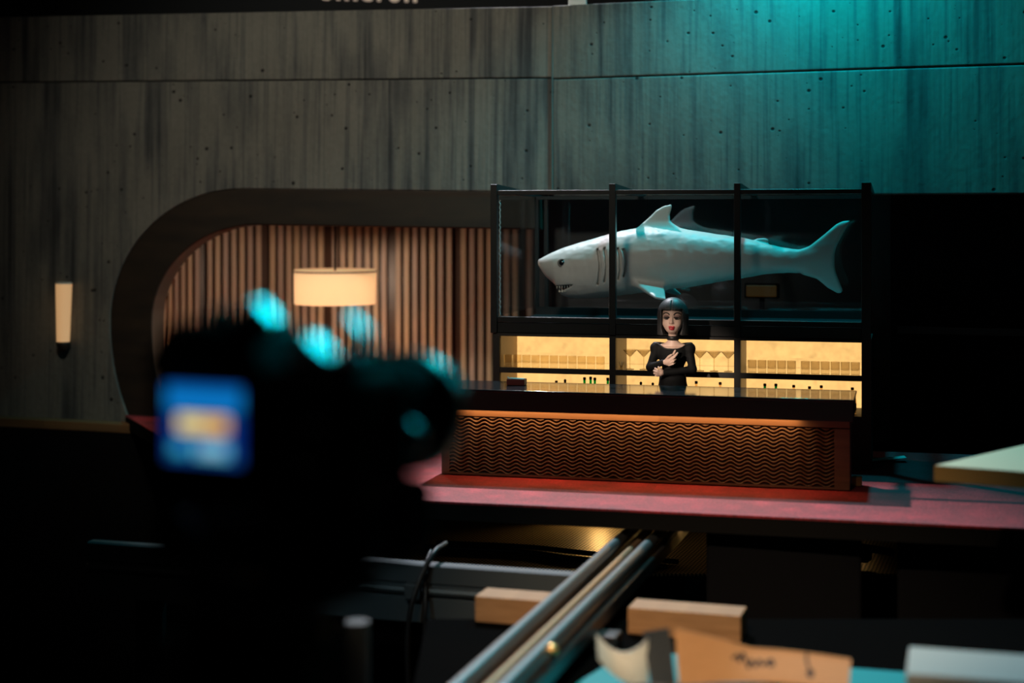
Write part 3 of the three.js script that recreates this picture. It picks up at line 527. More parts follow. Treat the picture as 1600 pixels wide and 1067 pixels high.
// ---------------------------------------------------------------- glasses and bottles
{
  const clear = mat(lin(0.97, 0.93, 0.85), 0.04, { transmission: 1, thickness: 0, ior: 1.5 }), frosted = mat(lin(0.965, 0.925, 0.85), 0.36, { transmission: 1.0, thickness: 0 });
  const tumblerGeo = lathe([[0, 0], [0.0064, 0], [0.0068, 0.0005], [0.0071, 0.0182], [0.0069, 0.0186], [0.0066, 0.0182], [0.0063, 0.0068], [0.0058, 0.0062], [0, 0.0062]], 28);
  const ord = ['first', 'second', 'third', 'fourth', 'fifth', 'sixth', 'seventh', 'eighth', 'ninth', 'tenth', 'eleventh'];
  for (let i = 0; i < 11; i++) {
    const t = mesh('tumbler_glass', tumblerGeo, clear); t.position.set(...BAR.at(-0.2785 + i * 0.01515, 1.0601, -0.016)); t.rotation.y = BAR.turn;
    tag(t, `clear whisky tumbler on the lit shelf below shark head, ${ord[i]} from left`, 'glass', 'clear tumblers on the shelf');
  }
  for (let i = 0; i < 11; i++) {
    const t = mesh('tumbler_glass', tumblerGeo, frosted); t.position.set(...BAR.at(0.1130 + i * 0.01505 + (i > 4 ? 0.006 : 0), 1.0601, -0.016)); t.rotation.y = BAR.turn;
    tag(t, `frosted whisky tumbler on the lit shelf below shark tail, ${ord[i]} from left`, 'glass', 'frosted tumblers on the shelf');
  }
  const stem = lathe([[0, 0], [0.0066, 0], [0.0066, 0.0006], [0.0010, 0.0014], [0.0007, 0.003], [0.0007, 0.0185], [0.0012, 0.0195], [0.0112, 0.0308], [0.0116, 0.0309], [0.0113, 0.0302], [0.0012, 0.0205], [0, 0.0202]], 32);
  for (let i = 0; i < 8; i++) {
    const t = mesh('martini_glass', stem, frosted); t.position.set(...BAR.at(-0.0795 + i * 0.0222, 1.0601, -0.016));
    tag(t, `martini glass on the lit shelf behind the puppet, ${ord[i]} from left`, 'glass', 'martini glasses on the shelf');
  }
  { const p = thing('pick_holder', 'tiny cup of cocktail picks on shelf left of martini glasses', 'cup', BAR.at(-0.0945, 1.0601, -0.022), 0);
    mesh('cup', lathe([[0, 0], [0.003, 0], [0.0034, 0.005], [0.0031, 0.005], [0.0027, 0.0006], [0, 0.0006]], 18), clear, p);
    for (let i = 0; i < 5; i++) { const a = i * 1.26; mesh('pick', tube([[0, 0.001, 0], [0.0022 * Math.cos(a), 0.006, 0.0022 * Math.sin(a)], [0.0042 * Math.cos(a), 0.011, 0.0042 * Math.sin(a)]], 0.0003, 4, 5), mat(lin(0.6, 0.5, 0.35), 0.4), p); } }
  // bottles on the low shelf: x, total height, kind
  const kinds = { green: [mat(lin(0.02, 0.55, 0.22), 0.08, { transmission: 0.9, thickness: 0 }), mat(lin(0.03, 0.04, 0.03), 0.5), 'green glass bottle with black cap'], clear: [mat(lin(0.95, 0.80, 0.62), 0.08, { transmission: 0.95, thickness: 0 }), mat(lin(0.10, 0.05, 0.03), 0.5), 'clear glass bottle with brown cap'], dark: [mat(lin(0.05, 0.02, 0.01), 0.15), mat(lin(0.02, 0.012, 0.01), 0.4), 'dark brown bottle with black round stopper'], pale: [mat(lin(0.7, 0.62, 0.35), 0.2), mat(lin(0.6, 0.5, 0.25), 0.5), 'short pale yellow bottle'] };
  const row = [[860, 0.0385, 'pale'], [875, 0.0415, 'dark'], [907, 0.0455, 'green'], [917, 0.0467, 'green'], [923, 0.0450, 'green'], [945, 0.0458, 'green'], [997, 0.0400, 'dark'], [1017, 0.0398, 'dark'], [1085, 0.0435, 'clear'], [1123, 0.0432, 'clear'], [1192, 0.0425, 'green'], [1209, 0.0428, 'green'], [1236, 0.0412, 'clear'], [1260, 0.0396, 'clear'], [1278, 0.0418, 'clear'], [1325, 0.0402, 'clear']];
  const bay = (x) => (x < -0.1045 ? 'left' : x < 0.0915 ? 'middle' : 'right'), cnt = {};
  for (const [u, h, kind] of row) {
    const x = -0.289 + (u - 780) * 0.001008 + 0.0042, bb = bay(x), key = bb + kind; cnt[key] = (cnt[key] ?? 0) + 1;
    const [gm, cm, words] = kinds[kind];
    const t = thing(kind + '_bottle', `${words} on low lit shelf, ${bb} bay, ${ord[cnt[key] - 1]} from left`, 'bottle', BAR.at(x, 0.9978, -0.034 - 0.008 * rnd()), BAR.turn, 'bottles on the low shelf');
    mesh('bottle_body', lathe([[0, 0], [0.0056, 0], [0.0060, 0.0008], [0.0060, h * 0.52], [0.0048, h * 0.60], [0.0021, h * 0.68], [0.0019, h * 0.92], [0, h * 0.92]], 20), gm, t);
    const c = mesh('bottle_cap', kind === 'dark' ? ball(0.0022, 0.0024, 0.0022, 0, h * 0.945, 0, 14, 10) : lathe([[0, h * 0.90], [0.0023, h * 0.90], [0.0024, h * 0.985], [0.0018, h], [0, h]], 16), cm, t);
    mesh('bottle_label', new THREE.CylinderGeometry(0.00615, 0.00615, h * 0.26, 20, 1, true).translate(0, h * 0.26, 0), mat(lin(0.6, 0.5, 0.32), 0.7), t);
  }
}

// ---------------------------------------------------------------- bar counter
{
  const g = thing('bar_counter', 'long bar counter with black top and carved wavy brown front', 'counter', BAR.at(0, FLOOR, 0.2), BAR.turn);
  const Y = (y) => y - FLOOR;
  mesh('carcass', span(-0.326, 0.269, 0.0008, Y(1.016), -0.075, -0.006), M.counterDark, g);
  mesh('panel_backing', span(-0.314, 0.2475, Y(0.922), Y(1.004), -0.006, -0.0035), M.counterDark, g);
  const wood = (geo) => planarUV(geo, 3, 6);
  mesh('stile', wood(span(-0.326, -0.314, 0.0008, Y(1.0045), -0.006, 0.0, 0.0006)), M.counterWood, g);
  mesh('stile', wood(span(0.2475, 0.269, 0.0008, Y(1.0045), -0.006, 0.0, 0.0006)), M.counterWood, g);
  mesh('bottom_rail', wood(span(-0.314, 0.2475, 0.0008, Y(0.9225), -0.006, 0.0, 0.0006)), M.counterWood, g);
  mesh('top_plank', wood(span(-0.326, 0.269, Y(1.0058), Y(1.0168), -0.006, 0.0012, 0.0008)), M.counterWood, g);
  // carved wave ridges, one strip after another
  const waveLen = 0.0242, amp = 0.0025, pitch = 0.0054, half = 0.0012;
  for (let r = -1; r < 16; r++) {
    const yc = Y(0.9245) + r * pitch, x0 = -0.314, x1 = 0.2475, N = 230, pos = [], idx = [], uv = [];
    const lo = Y(0.9225), hi = Y(1.0045);
    for (let i = 0; i <= N; i++) {
      const x = x0 + (x1 - x0) * i / N, ph = 2 * Math.PI * (x / waveLen), y = yc + amp * Math.sin(ph) + 0.0002 * Math.sin(ph * 0.37 + r), cl = (v) => Math.min(hi, Math.max(lo, v));
      const prof = [[-half - 0.0006, -0.0035], [-half, -0.0008], [-half * 0.4, 0.0], [half * 0.4, 0.0], [half, -0.0008], [half + 0.0006, -0.0035]];
      for (const [dy, z] of prof) { pos.push(x, cl(y + dy), z); uv.push(x * 3, (y + dy) * 6); }
    }
    for (let i = 0; i < N; i++) for (let j = 0; j < 5; j++) { const a = i * 6 + j, b = a + 6; idx.push(a, b, b + 1, a, b + 1, a + 1); }
    const q = new THREE.BufferGeometry(); q.setAttribute('position', new THREE.Float32BufferAttribute(pos, 3)); q.setAttribute('uv', new THREE.Float32BufferAttribute(uv, 2)); q.setIndex(idx); q.computeVertexNormals();
    mesh('wave_ridge', q, M.counterWood, g);
  }
  mesh('apron', span(-0.345, 0.2745, Y(1.0200), Y(1.0470), -0.086, 0.0190, 0.0012), M.apron, g);
  mesh('apron_lip', span(-0.345, 0.2745, Y(1.0172), Y(1.0470), 0.0185, 0.0215, 0.0008), M.apron, g);
  mesh('counter_top', span(-0.346, 0.2755, Y(1.0445), Y(1.0482), -0.100, 0.0225, 0.0012), M.counterTop, g);
  mesh('light_strip', span(-0.30, 0.20, Y(1.0190), Y(1.0199), 0.0060, 0.0120), mat(lin(0.3, 0.2, 0.1), 0.5, { emissive: lin(1.0, 0.52, 0.24), emissiveIntensity: 1.5 }), g);
  const l = new THREE.RectAreaLight(lin(1.0, 0.54, 0.20), 27.0, 0.5, 0.006); l.name = 'counter_strip_glow'; l.position.set(...BAR.at(-0.05, 1.0187, 0.209)); l.rotation.set(-Math.PI / 2, BAR.turn, 0, 'YXZ'); scene.add(l);
}
{
  const g = thing('cigarette_box', 'small dark red box with white papers on bar counter', 'box', BAR.at(-0.223, 1.0483, 0.150), BAR.turn + 0.03);
  mesh('box_body', rb(0.0275, 0.0092, 0.018, 0, 0.0048, 0, 0.0008), mat(lin(0.16, 0.022, 0.02), 0.5), g);
  mesh('paper', rb(0.021, 0.0010, 0.012, 0.0005, 0.0099, 0.0015, 0.0003, 1).rotateZ(-0.03), mat(lin(0.7, 0.7, 0.68), 0.6), g);
  mesh('paper_curl', tube([[-0.0128, 0.0125, 0.006], [-0.0112, 0.0105, 0.0065], [-0.0085, 0.0104, 0.006], [-0.005, 0.0106, 0.005]], 0.0010, 12, 6), mat(lin(0.8, 0.8, 0.8), 0.5), g);
}
// ---------------------------------------------------------------- things on the stage floor, right
{
  const pts = []; for (let i = 0; i <= 14; i++) pts.push([i / 14, 0.0035 * Math.sin(i / 14 * 2.4) + 0.004 * (i / 14) ** 4]);
  const s = poly([...pts.map(([t, y]) => [t * 0.054, y + 0.0006]), ...[...pts].reverse().map(([t, y]) => [t * 0.054, y])]);
  const t = mesh('paper_strip', new THREE.ExtrudeGeometry(s, { depth: 0.022, bevelEnabled: false }).translate(0, 0, -0.011), mat(lin(0.75, 0.78, 0.78), 0.6));
  t.position.set(0.563, FLOOR + 0.0005, -2.462); t.rotation.y = -0.05; tag(t, 'curled white paper strip lying on the stage floor right of bar', 'paper');
  const w = mesh('wood_block', planarUV(rb(0.014, 0.013, 0.014, 0, 0.0066, 0, 0.001), 6, 3), mat(0xffffff, 0.7, { map: grain(180, [0.55, 0.40, 0.24], [0.78, 0.60, 0.38], 4, 20) }));
  w.position.set(...BAR.at(0.277, FLOOR, 0.150)); w.rotation.y = BAR.turn; tag(w, 'tiny pale wooden block at the right end of bar counter', 'block');
}
{ // pale board at the right edge, carried by a stand outside the picture
  const g = thing('foam_board', 'pale yellow board jutting in at the right edge above stage', 'board', [0.471, 1.0236, -1.75]);
  const s = poly([[0, 0], [0.30, 0.155].map((v, i) => (i ? -v : v)), [0.52, 0.19], [0.20, 0.21]]);
  const q = new THREE.ExtrudeGeometry(s, { depth: 0.0165, bevelEnabled: true, bevelSize: 0.0008, bevelThickness: 0.0008, bevelSegments: 1, bevelOffset: -0.0008 }); q.rotateX(-Math.PI / 2); q.translate(0, -0.0173, 0);
  mesh('board_sheet', q, [mat(lin(0.62, 0.58, 0.38), 0.7), mat(lin(0.30, 0.16, 0.04), 0.8)], g);
  mesh('stand_post', cyl(0.012, 0.012, 1.006, 0.50, -0.0173 - 0.503, -0.19, 16), M.black, g);
  mesh('stand_foot', cyl(0.08, 0.08, 0.01, 0.50, -1.0236 + 0.005, -0.19, 24), M.black, g);
}

// ---------------------------------------------------------------- above the wall
{
  const font = await new FontLoader().loadAsync('fonts/droid/droid_sans_bold.typeface.json');
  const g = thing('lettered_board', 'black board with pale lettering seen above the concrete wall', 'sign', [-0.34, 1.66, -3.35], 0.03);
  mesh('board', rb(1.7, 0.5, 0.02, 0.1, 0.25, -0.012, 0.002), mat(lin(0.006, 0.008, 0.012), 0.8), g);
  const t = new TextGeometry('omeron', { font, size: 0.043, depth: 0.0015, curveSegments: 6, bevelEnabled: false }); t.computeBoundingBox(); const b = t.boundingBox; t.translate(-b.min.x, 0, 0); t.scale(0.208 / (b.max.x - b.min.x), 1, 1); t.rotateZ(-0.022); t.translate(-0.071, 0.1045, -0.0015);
  mesh('lettering', t, mat(lin(0.75, 0.62, 0.52), 0.7, { emissive: lin(0.75, 0.55, 0.45), emissiveIntensity: 0.25 }), g);  // glow put into the letters, since no lamp reaches them
  for (const x of [-0.6, 0.8]) mesh('board_leg', span(x - 0.015, x + 0.015, -1.66, 0.0, -0.022, -0.002), M.black, g);
  const c = thing('white_clip', 'white block clipped to the top edge of the concrete wall', 'clip', RW.at(0.0445, 1.6832, -0.01), RW.turn);
  mesh('clip_face', rb(0.034, 0.05, 0.006, 0, 0.025, 0, 0.001), mat(lin(0.8, 0.82, 0.82), 0.6), c);
  mesh('clip_jaw', rb(0.024, 0.02, 0.003, 0, -0.002, -0.044, 0.001), M.black, c); mesh('clip_bridge', span(-0.012, 0.012, 0.002, 0.008, -0.045, 0), M.black, c);
}

// ---------------------------------------------------------------- under and before the stage
const tan = mat(0xffffff, 0.7, { map: grain(190, [0.52, 0.37, 0.23], [0.72, 0.54, 0.36], 3, 26) });
{ // perforated metal shelf and the lamp lighting it
  const g = thing('perforated_shelf', 'perforated metal shelf lit by a lamp under the stage', 'shelf', [0.20, 0.776, -2.54], 0);
  const holes = texture(512, 512, (u, v) => { const a = Math.sin(u * Math.PI * 2 * 28), b = Math.sin(v * Math.PI * 2 * 28), k = a * b > 0.0 ? 1 : 0.25; return [0.80 * k, 0.72 * k, 0.55 * k]; });
  const q = bx(1.0, 0.003, 0.48, 0, 0, 0); { const p = q.attributes.position, uv = new Float32Array(p.count * 2); for (let i = 0; i < p.count; i++) { uv[2 * i] = p.getX(i) * 6; uv[2 * i + 1] = p.getZ(i) * 2; } q.setAttribute('uv', new THREE.BufferAttribute(uv, 2)); }
  mesh('perforated_sheet', q, mat(0xffffff, 0.45, { map: holes, metalness: 0.3 }), g);
  for (const [x, z] of [[-0.48, 0.22], [0.48, 0.22], [-0.48, -0.22], [0.48, -0.22]]) mesh('leg', span(x - 0.012, x + 0.012, -0.776, -0.0016, z - 0.012, z + 0.012), M.black, g);
  const pos = [0.155, 0.850, -2.72], tgt = [0.11, 0.777, -2.55];
  const lamp = thing('under_stage_lamp', 'small warm lamp clipped under the stage beside cables', 'lamp', pos); lamp.lookAt(...tgt);
  const hb = lathe([[0, -0.03], [0.010, -0.03], [0.016, -0.004], [0.016, 0], [0.0145, 0], [0.0145, -0.003]], 24); hb.rotateX(Math.PI / 2); mesh('housing', hb, M.black, lamp);
  mesh('lamp_lens', cylZ(0.0142, 0.0142, 0.001, 0, 0, -0.003, 24), mat(lin(0.1, 0.1, 0.1), 0.3, { emissive: lin(1, 0.6, 0.2), emissiveIntensity: 2 }), lamp);
  const l = new THREE.SpotLight(lin(1, 0.60, 0.20), 0.028, 0, 1.0, 1.0, 2); l.name = 'under_stage_beam'; l.position.set(pos[0] - 0.003, pos[1] - 0.006, pos[2] + 0.014); l.target.position.set(...tgt); l.castShadow = true; l.shadow.radius = 0.4; scene.add(l, l.target);
  const pos2 = [0.56, 0.850, -2.66], tgt2 = [0.44, 0.777, -2.52];
  const lamp2 = lamp.clone(); lamp2.name = numbered('under_stage_lamp'); lamp2.position.set(...pos2); lamp2.lookAt(...tgt2); scene.add(lamp2); tag(lamp2, 'small warm lamp under the stage near its right end', 'lamp');
  const l3 = new THREE.SpotLight(lin(1, 0.60, 0.20), 0.035, 0, 0.8, 0.8, 2); l3.name = 'under_stage_beam'; l3.position.set(pos2[0] - 0.01, pos2[1] - 0.006, pos2[2] + 0.012); l3.target.position.set(...tgt2); l3.castShadow = true; l3.shadow.radius = 0.4; scene.add(l3, l3.target);
}
{ // cables
  const cm = mat(lin(0.006, 0.006, 0.007), 0.5);
  const cable = (pts, r, label) => tag(mesh('cable', tube(pts, r, 60, 8), cm), label, 'cable');
  cable([[-0.12, 0.782, -2.50], [0.03, 0.783, -2.46], [0.10, 0.784, -2.42], [0.17, 0.783, -2.39], [0.25, 0.782, -2.36]], 0.004, 'black cable crossing the lit perforated shelf, upper of two');
  cable([[-0.14, 0.782, -2.47], [0.02, 0.782, -2.43], [0.09, 0.782, -2.385], [0.16, 0.782, -2.36], [0.23, 0.781, -2.33]], 0.0042, 'black cable crossing the lit perforated shelf, lower of two');
  cable([[0.36, 0.86, -2.56], [0.40, 0.84, -2.46], [0.45, 0.82, -2.40], [0.50, 0.81, -2.36], [0.57, 0.80, -2.34]], 0.006, 'thick black cable sagging under right part of the stage');
  cable([[-0.085, 0.88, -2.02], [-0.10, 0.875, -1.98], [-0.122, 0.83, -1.955], [-0.130, 0.78, -1.95], [-0.128, 0.70, -1.95], [-0.12, 0.4, -1.95], [-0.10, 0.006, -1.95]], 0.0035, 'black cable hanging over the grey aluminium beam');
  cable([[-0.105, 0.868, -2.03], [-0.110, 0.855, -1.99], [-0.108, 0.82, -1.962], [-0.110, 0.77, -1.958], [-0.108, 0.70, -1.958], [-0.10, 0.4, -1.95], [-0.08, 0.006, -1.93]], 0.0028, 'thin dark cable hanging behind the thicker one on beam');
  const p = thing('plug_connector', 'black plug lying among cables under the stage right side', 'plug', [0.505, 0.796, -2.36], -0.5);
  mesh('plug_body', rb(0.07, 0.022, 0.026, 0, 0.0, 0, 0.005), cm, p); mesh('strain_relief', cyl(0.005, 0.009, 0.03, 0, 0, 0, 12).rotateZ(1.57).translate(-0.048, 0.0, 0), cm, p);
}
{ // black equipment cases below the stage
  const add = (x, y, z, w, h, d, turn, label) => { const g = thing('equipment_case', label, 'case', [x, y, z], turn); mesh('case_shell', rb(w, h, d, 0, h / 2, 0, 0.006), M.black, g); mesh('case_lid_seam', rb(w + 0.002, 0.004, d + 0.002, 0, h * 0.75, 0, 0.001, 1), M.black, g); mesh('case_latch', rb(0.03, 0.03, 0.006, 0, h * 0.74, d / 2, 0.002, 1), M.frameMatte, g); };
  add(0.375, 0, -2.15, 0.20, 0.888, 0.22, -0.2, 'tall black equipment case standing under the stage beside slider');
  add(0.635, 0, -2.08, 0.24, 0.882, 0.15, -0.25, 'wide black equipment case standing under the stage right side');
}
{ // aluminium beam
  const B = frame(-0.124, -1.99, 0.3), g = thing('aluminium_beam', 'grey grooved aluminium beam running low under the stage', 'beam', B.at(0, 0, 0), B.turn);
  const am = mat(lin(0.075, 0.088, 0.094), 0.5, { metalness: 0.3 });
  const prof = poly([[0, 0.806], [0.003, 0.806], [0.003, 0.836], [0.000, 0.838], [0.000, 0.842], [0.006, 0.842], [0.008, 0.846], [0.006, 0.850], [0.000, 0.850], [0.000, 0.854], [0.003, 0.856], [0.003, 0.8775], [0.0, 0.8795], [-0.014, 0.8795], [-0.014, 0.806]]);
  const q = new THREE.ExtrudeGeometry(prof, { depth: 0.72, bevelEnabled: true, bevelSize: 0.0008, bevelThickness: 0.0008, bevelSegments: 1, bevelOffset: -0.0008 }); q.rotateY(-Math.PI / 2); q.translate(0.25, -0.018, 0);
  mesh('profile', q, am, g);
  mesh('sliding_clamp', rb(0.022, 0.02, 0.012, 0.002, 0.828, 0.008, 0.002), am, g);
  for (const x of [-0.38, 0.2]) mesh('leg', span(x - 0.02, x + 0.02, 0, 0.788, -0.014, -0.003), M.black, g);
}
{ // worktable that carries the plank, rails and paper
  const g = thing('work_table', 'low black worktable in front of the stage', 'table', [0.33, 0, -1.53], 0.0);
  mesh('table_top', rb(0.86, 0.025, 0.62, 0, 0.8175, 0, 0.003), mat(lin(0.002, 0.002, 0.002), 1.0, { specularIntensity: 0.02 }), g);
  for (const [x, z] of [[-0.40, 0.27], [0.40, 0.27], [-0.40, -0.27], [0.40, -0.27]]) mesh('leg', span(x - 0.02, x + 0.02, 0, 0.805, z - 0.02, z + 0.02), M.black, g);
  for (const [x, z, w, lab] of [[0.004, -1.832, 0.085, 'short pale wooden block lying left of the slider rails'], [0.198, -1.772, 0.128, 'long pale wooden block lying right of the slider rails']]) { const p = mesh('wooden_block', planarUV(rb(w, 0.030, 0.045, 0, 0.015, 0, 0.0015), 3, 8), tan); p.position.set(x, 0.8302, z); p.rotation.y = -0.30; tag(p, lab, 'wood block', 'wooden blocks on the worktable'); }
}
{ // camera slider
  const a = new THREE.Vector3(0.233, 0.880, -2.30), b = new THREE.Vector3(-0.070, 0.880, -1.27), dir = b.clone().sub(a), len = dir.length();
  const g = thing('camera_slider', 'steel camera slider rails running diagonally towards the stage', 'slider', [(a.x + b.x) / 2, 0.83, (a.z + b.z) / 2], Math.atan2(dir.x, dir.z));
  const steel = mat(lin(0.20, 0.215, 0.22), 0.38, { metalness: 0.9 });
  for (const x of [-0.021, 0.021]) mesh('rail_rod', cylZ(0.0075, 0.0075, len, x, 0.046, 0), steel, g);
  mesh('rail_rod', cylZ(0.005, 0.005, len, 0, 0.040, 0, 24), mat(lin(0.45, 0.30, 0.18), 0.35, { metalness: 0.7 }), g);
  mesh('slider_bed', rb(0.066, 0.018, len, 0, 0.025, 0, 0.002), mat(lin(0.02, 0.02, 0.022), 0.3), g);
  for (const z of [-len / 2 + 0.012, len / 2 - 0.012]) mesh('end_block', rb(0.07, 0.036, 0.022, 0, 0.036, z, 0.003), M.frame, g);
  for (const z of [0.06, 0.38]) mesh('foot', rb(0.11, 0.0155, 0.03, 0, 0.0083, z, 0.002, 1), M.frame, g);
  mesh('lock_knob', ball(0.007, 0.005, 0.007, 0.032, 0.050, 0.26), mat(lin(0.8, 0.45, 0.15), 0.25, { metalness: 0.8 }), g);
}
{ // sheet, cardboard, box and bottle at the front edge
  const sheet = mesh('cyan_tinted_mat', new THREE.ExtrudeGeometry(poly([[0.0, 1.40], [0.068, 1.584], [0.128, 1.698], [0.46, 1.60], [0.46, 1.40]]), { depth: 0.0015, bevelEnabled: false }).rotateX(-Math.PI / 2), mat(lin(0.003, 0.24, 0.28), 0.6, { specularIntensity: 0.4 })); sheet.position.set(0, 0.8302, 0); tag(sheet, 'mat with cyan light put into its colour under the cardboard at front edge of worktable', 'mat');  // turquoise stands for cyan light falling on a pale sheet
  // curled kraft cardboard
  const g = thing('kraft_cardboard', 'curled brown kraft cardboard with dark handwriting on worktable', 'cardboard', [0.207, 0.846, -1.50]);
  const cv = document.createElement('canvas'); cv.width = 512; cv.height = 128; const c = cv.getContext('2d');
  c.fillStyle = '#b98a5c'; c.fillRect(0, 0, 512, 128);
  for (let i = 0; i < 900; i++) { c.fillStyle = rnd() < 0.5 ? 'rgba(90,60,30,0.10)' : 'rgba(230,190,140,0.10)'; c.fillRect(rnd() * 512, rnd() * 128, 10 + rnd() * 30, 1); }
  c.strokeStyle = '#1d1512'; c.lineCap = 'round'; c.lineJoin = 'round'; c.lineWidth = 9;
  c.beginPath(); [[176, 50], [190, 38], [194, 58], [208, 28], [222, 76], [232, 46], [244, 70], [256, 44], [266, 64], [282, 46], [292, 40], [298, 60], [286, 64], [282, 50]].forEach(([x, y], i) => (i ? c.lineTo(x, y) : c.moveTo(x, y))); c.stroke();
  c.lineWidth = 7; c.beginPath(); c.moveTo(392, 4); c.quadraticCurveTo(390, 40, 404, 66); c.stroke(); c.beginPath(); c.ellipse(404, 78, 11, 17, 0, 0, 7); c.fillStyle = '#1d1512'; c.fill();
  const ct = new THREE.CanvasTexture(cv); ct.colorSpace = THREE.SRGBColorSpace;
  const ribbon = (fn, nu, nv, thick) => { const pos = [], uv = [], idx = []; for (let s = 0; s < 2; s++) for (let i = 0; i <= nu; i++) for (let j = 0; j <= nv; j++) { const q = fn(i / nu, j / nv); pos.push(q[0], q[1], q[2] - s * thick); uv.push(i / nu, j / nv); } const id = (s, i, j) => s * (nu + 1) * (nv + 1) + i * (nv + 1) + j; for (let i = 0; i < nu; i++) for (let j = 0; j < nv; j++) { idx.push(id(0, i, j), id(0, i + 1, j), id(0, i + 1, j + 1), id(0, i, j), id(0, i + 1, j + 1), id(0, i, j + 1)); idx.push(id(1, i, j), id(1, i + 1, j + 1), id(1, i + 1, j), id(1, i, j), id(1, i, j + 1), id(1, i + 1, j + 1)); } for (let i = 0; i < nu; i++) for (const j of [0, nv]) idx.push(id(0, i, j), id(1, i, j), id(1, i + 1, j), id(0, i, j), id(1, i + 1, j), id(0, i + 1, j)); for (let j = 0; j < nv; j++) for (const i of [0, nu]) idx.push(id(0, i, j), id(0, i, j + 1), id(1, i, j + 1), id(0, i, j), id(1, i, j + 1), id(1, i, j)); const q = new THREE.BufferGeometry(); q.setAttribute('position', new THREE.Float32BufferAttribute(pos, 3)); q.setAttribute('uv', new THREE.Float32BufferAttribute(uv, 2)); q.setIndex(idx); q.computeVertexNormals(); return q; };
  mesh('printed_face', ribbon((u, v) => { const x = -0.052 + u * 0.158, h = 0.064 - 0.020 * Math.min(1, u * 2.2) - 0.004 * u; return [x + 0.010 * (v - 0.5) * u, 0.020 + v * (h - 0.020), 0.045 - 0.035 * v - 0.02 * Math.sin(u * 3.1) + 0.02 * u]; }, 40, 8, 0.0022), mat(0xffffff, 0.8, { map: ct }), g);
  mesh('dark_flap', ribbon((u, v) => [-0.052 - 0.022 * u - 0.006 * v, v * (0.064 - 0.012 * u), 0.010 - 0.03 * u + 0.035 * (1 - v)], 14, 8, 0.0022), mat(lin(0.03, 0.035, 0.04), 0.7), g);
  mesh('white_flap', ribbon((u, v) => [-0.076 - 0.050 * u, 0.004 + v * (0.046 - 0.030 * u * (2 - u)) + 0.034 * u * u, -0.008 + 0.03 * u * (1 - v)], 14, 8, 0.0022), mat(lin(0.68, 0.68, 0.60), 0.7), g);
  mesh('base_flap', ribbon((u, v) => [-0.105 + 0.205 * u + 0.01 * v, 0.021 - 0.033 * v * v - 0.004 * Math.sin(u * 3.14), 0.046 + 0.05 * v - 0.018 * Math.sin(u * 3.1)], 16, 6, 0.0015), mat(lin(0.05, 0.038, 0.026), 0.8), g);
  // white box and tube
  const wb = thing('white_box', 'white cardboard box standing at the lower right corner', 'box', [0.412, 0.8302, -1.395], -0.28);
  mesh('box_shell', rb(0.115, 0.072, 0.09, 0, 0.036, 0, 0.002), mat(lin(0.40, 0.42, 0.40), 0.6), wb); mesh('box_lid', rb(0.1165, 0.012, 0.0915, 0, 0.0665, 0, 0.002), mat(lin(0.42, 0.44, 0.42), 0.55), wb);
  const tb = thing('glue_bottle', 'white plastic bottle with amber cap at right edge', 'bottle', [0.463, 0.8302, -1.30]);
  mesh('bottle_body', lathe([[0, 0], [0.012, 0], [0.013, 0.002], [0.0125, 0.084], [0.009, 0.090], [0, 0.090]], 32), mat(lin(0.75, 0.72, 0.62), 0.45), tb);
  mesh('bottle_cap', lathe([[0, 0.090], [0.0085, 0.090], [0.0085, 0.100], [0.004, 0.113], [0.002, 0.117], [0, 0.117]], 24), mat(lin(0.35, 0.22, 0.06), 0.3), tb);
}
console.log('worktable built');

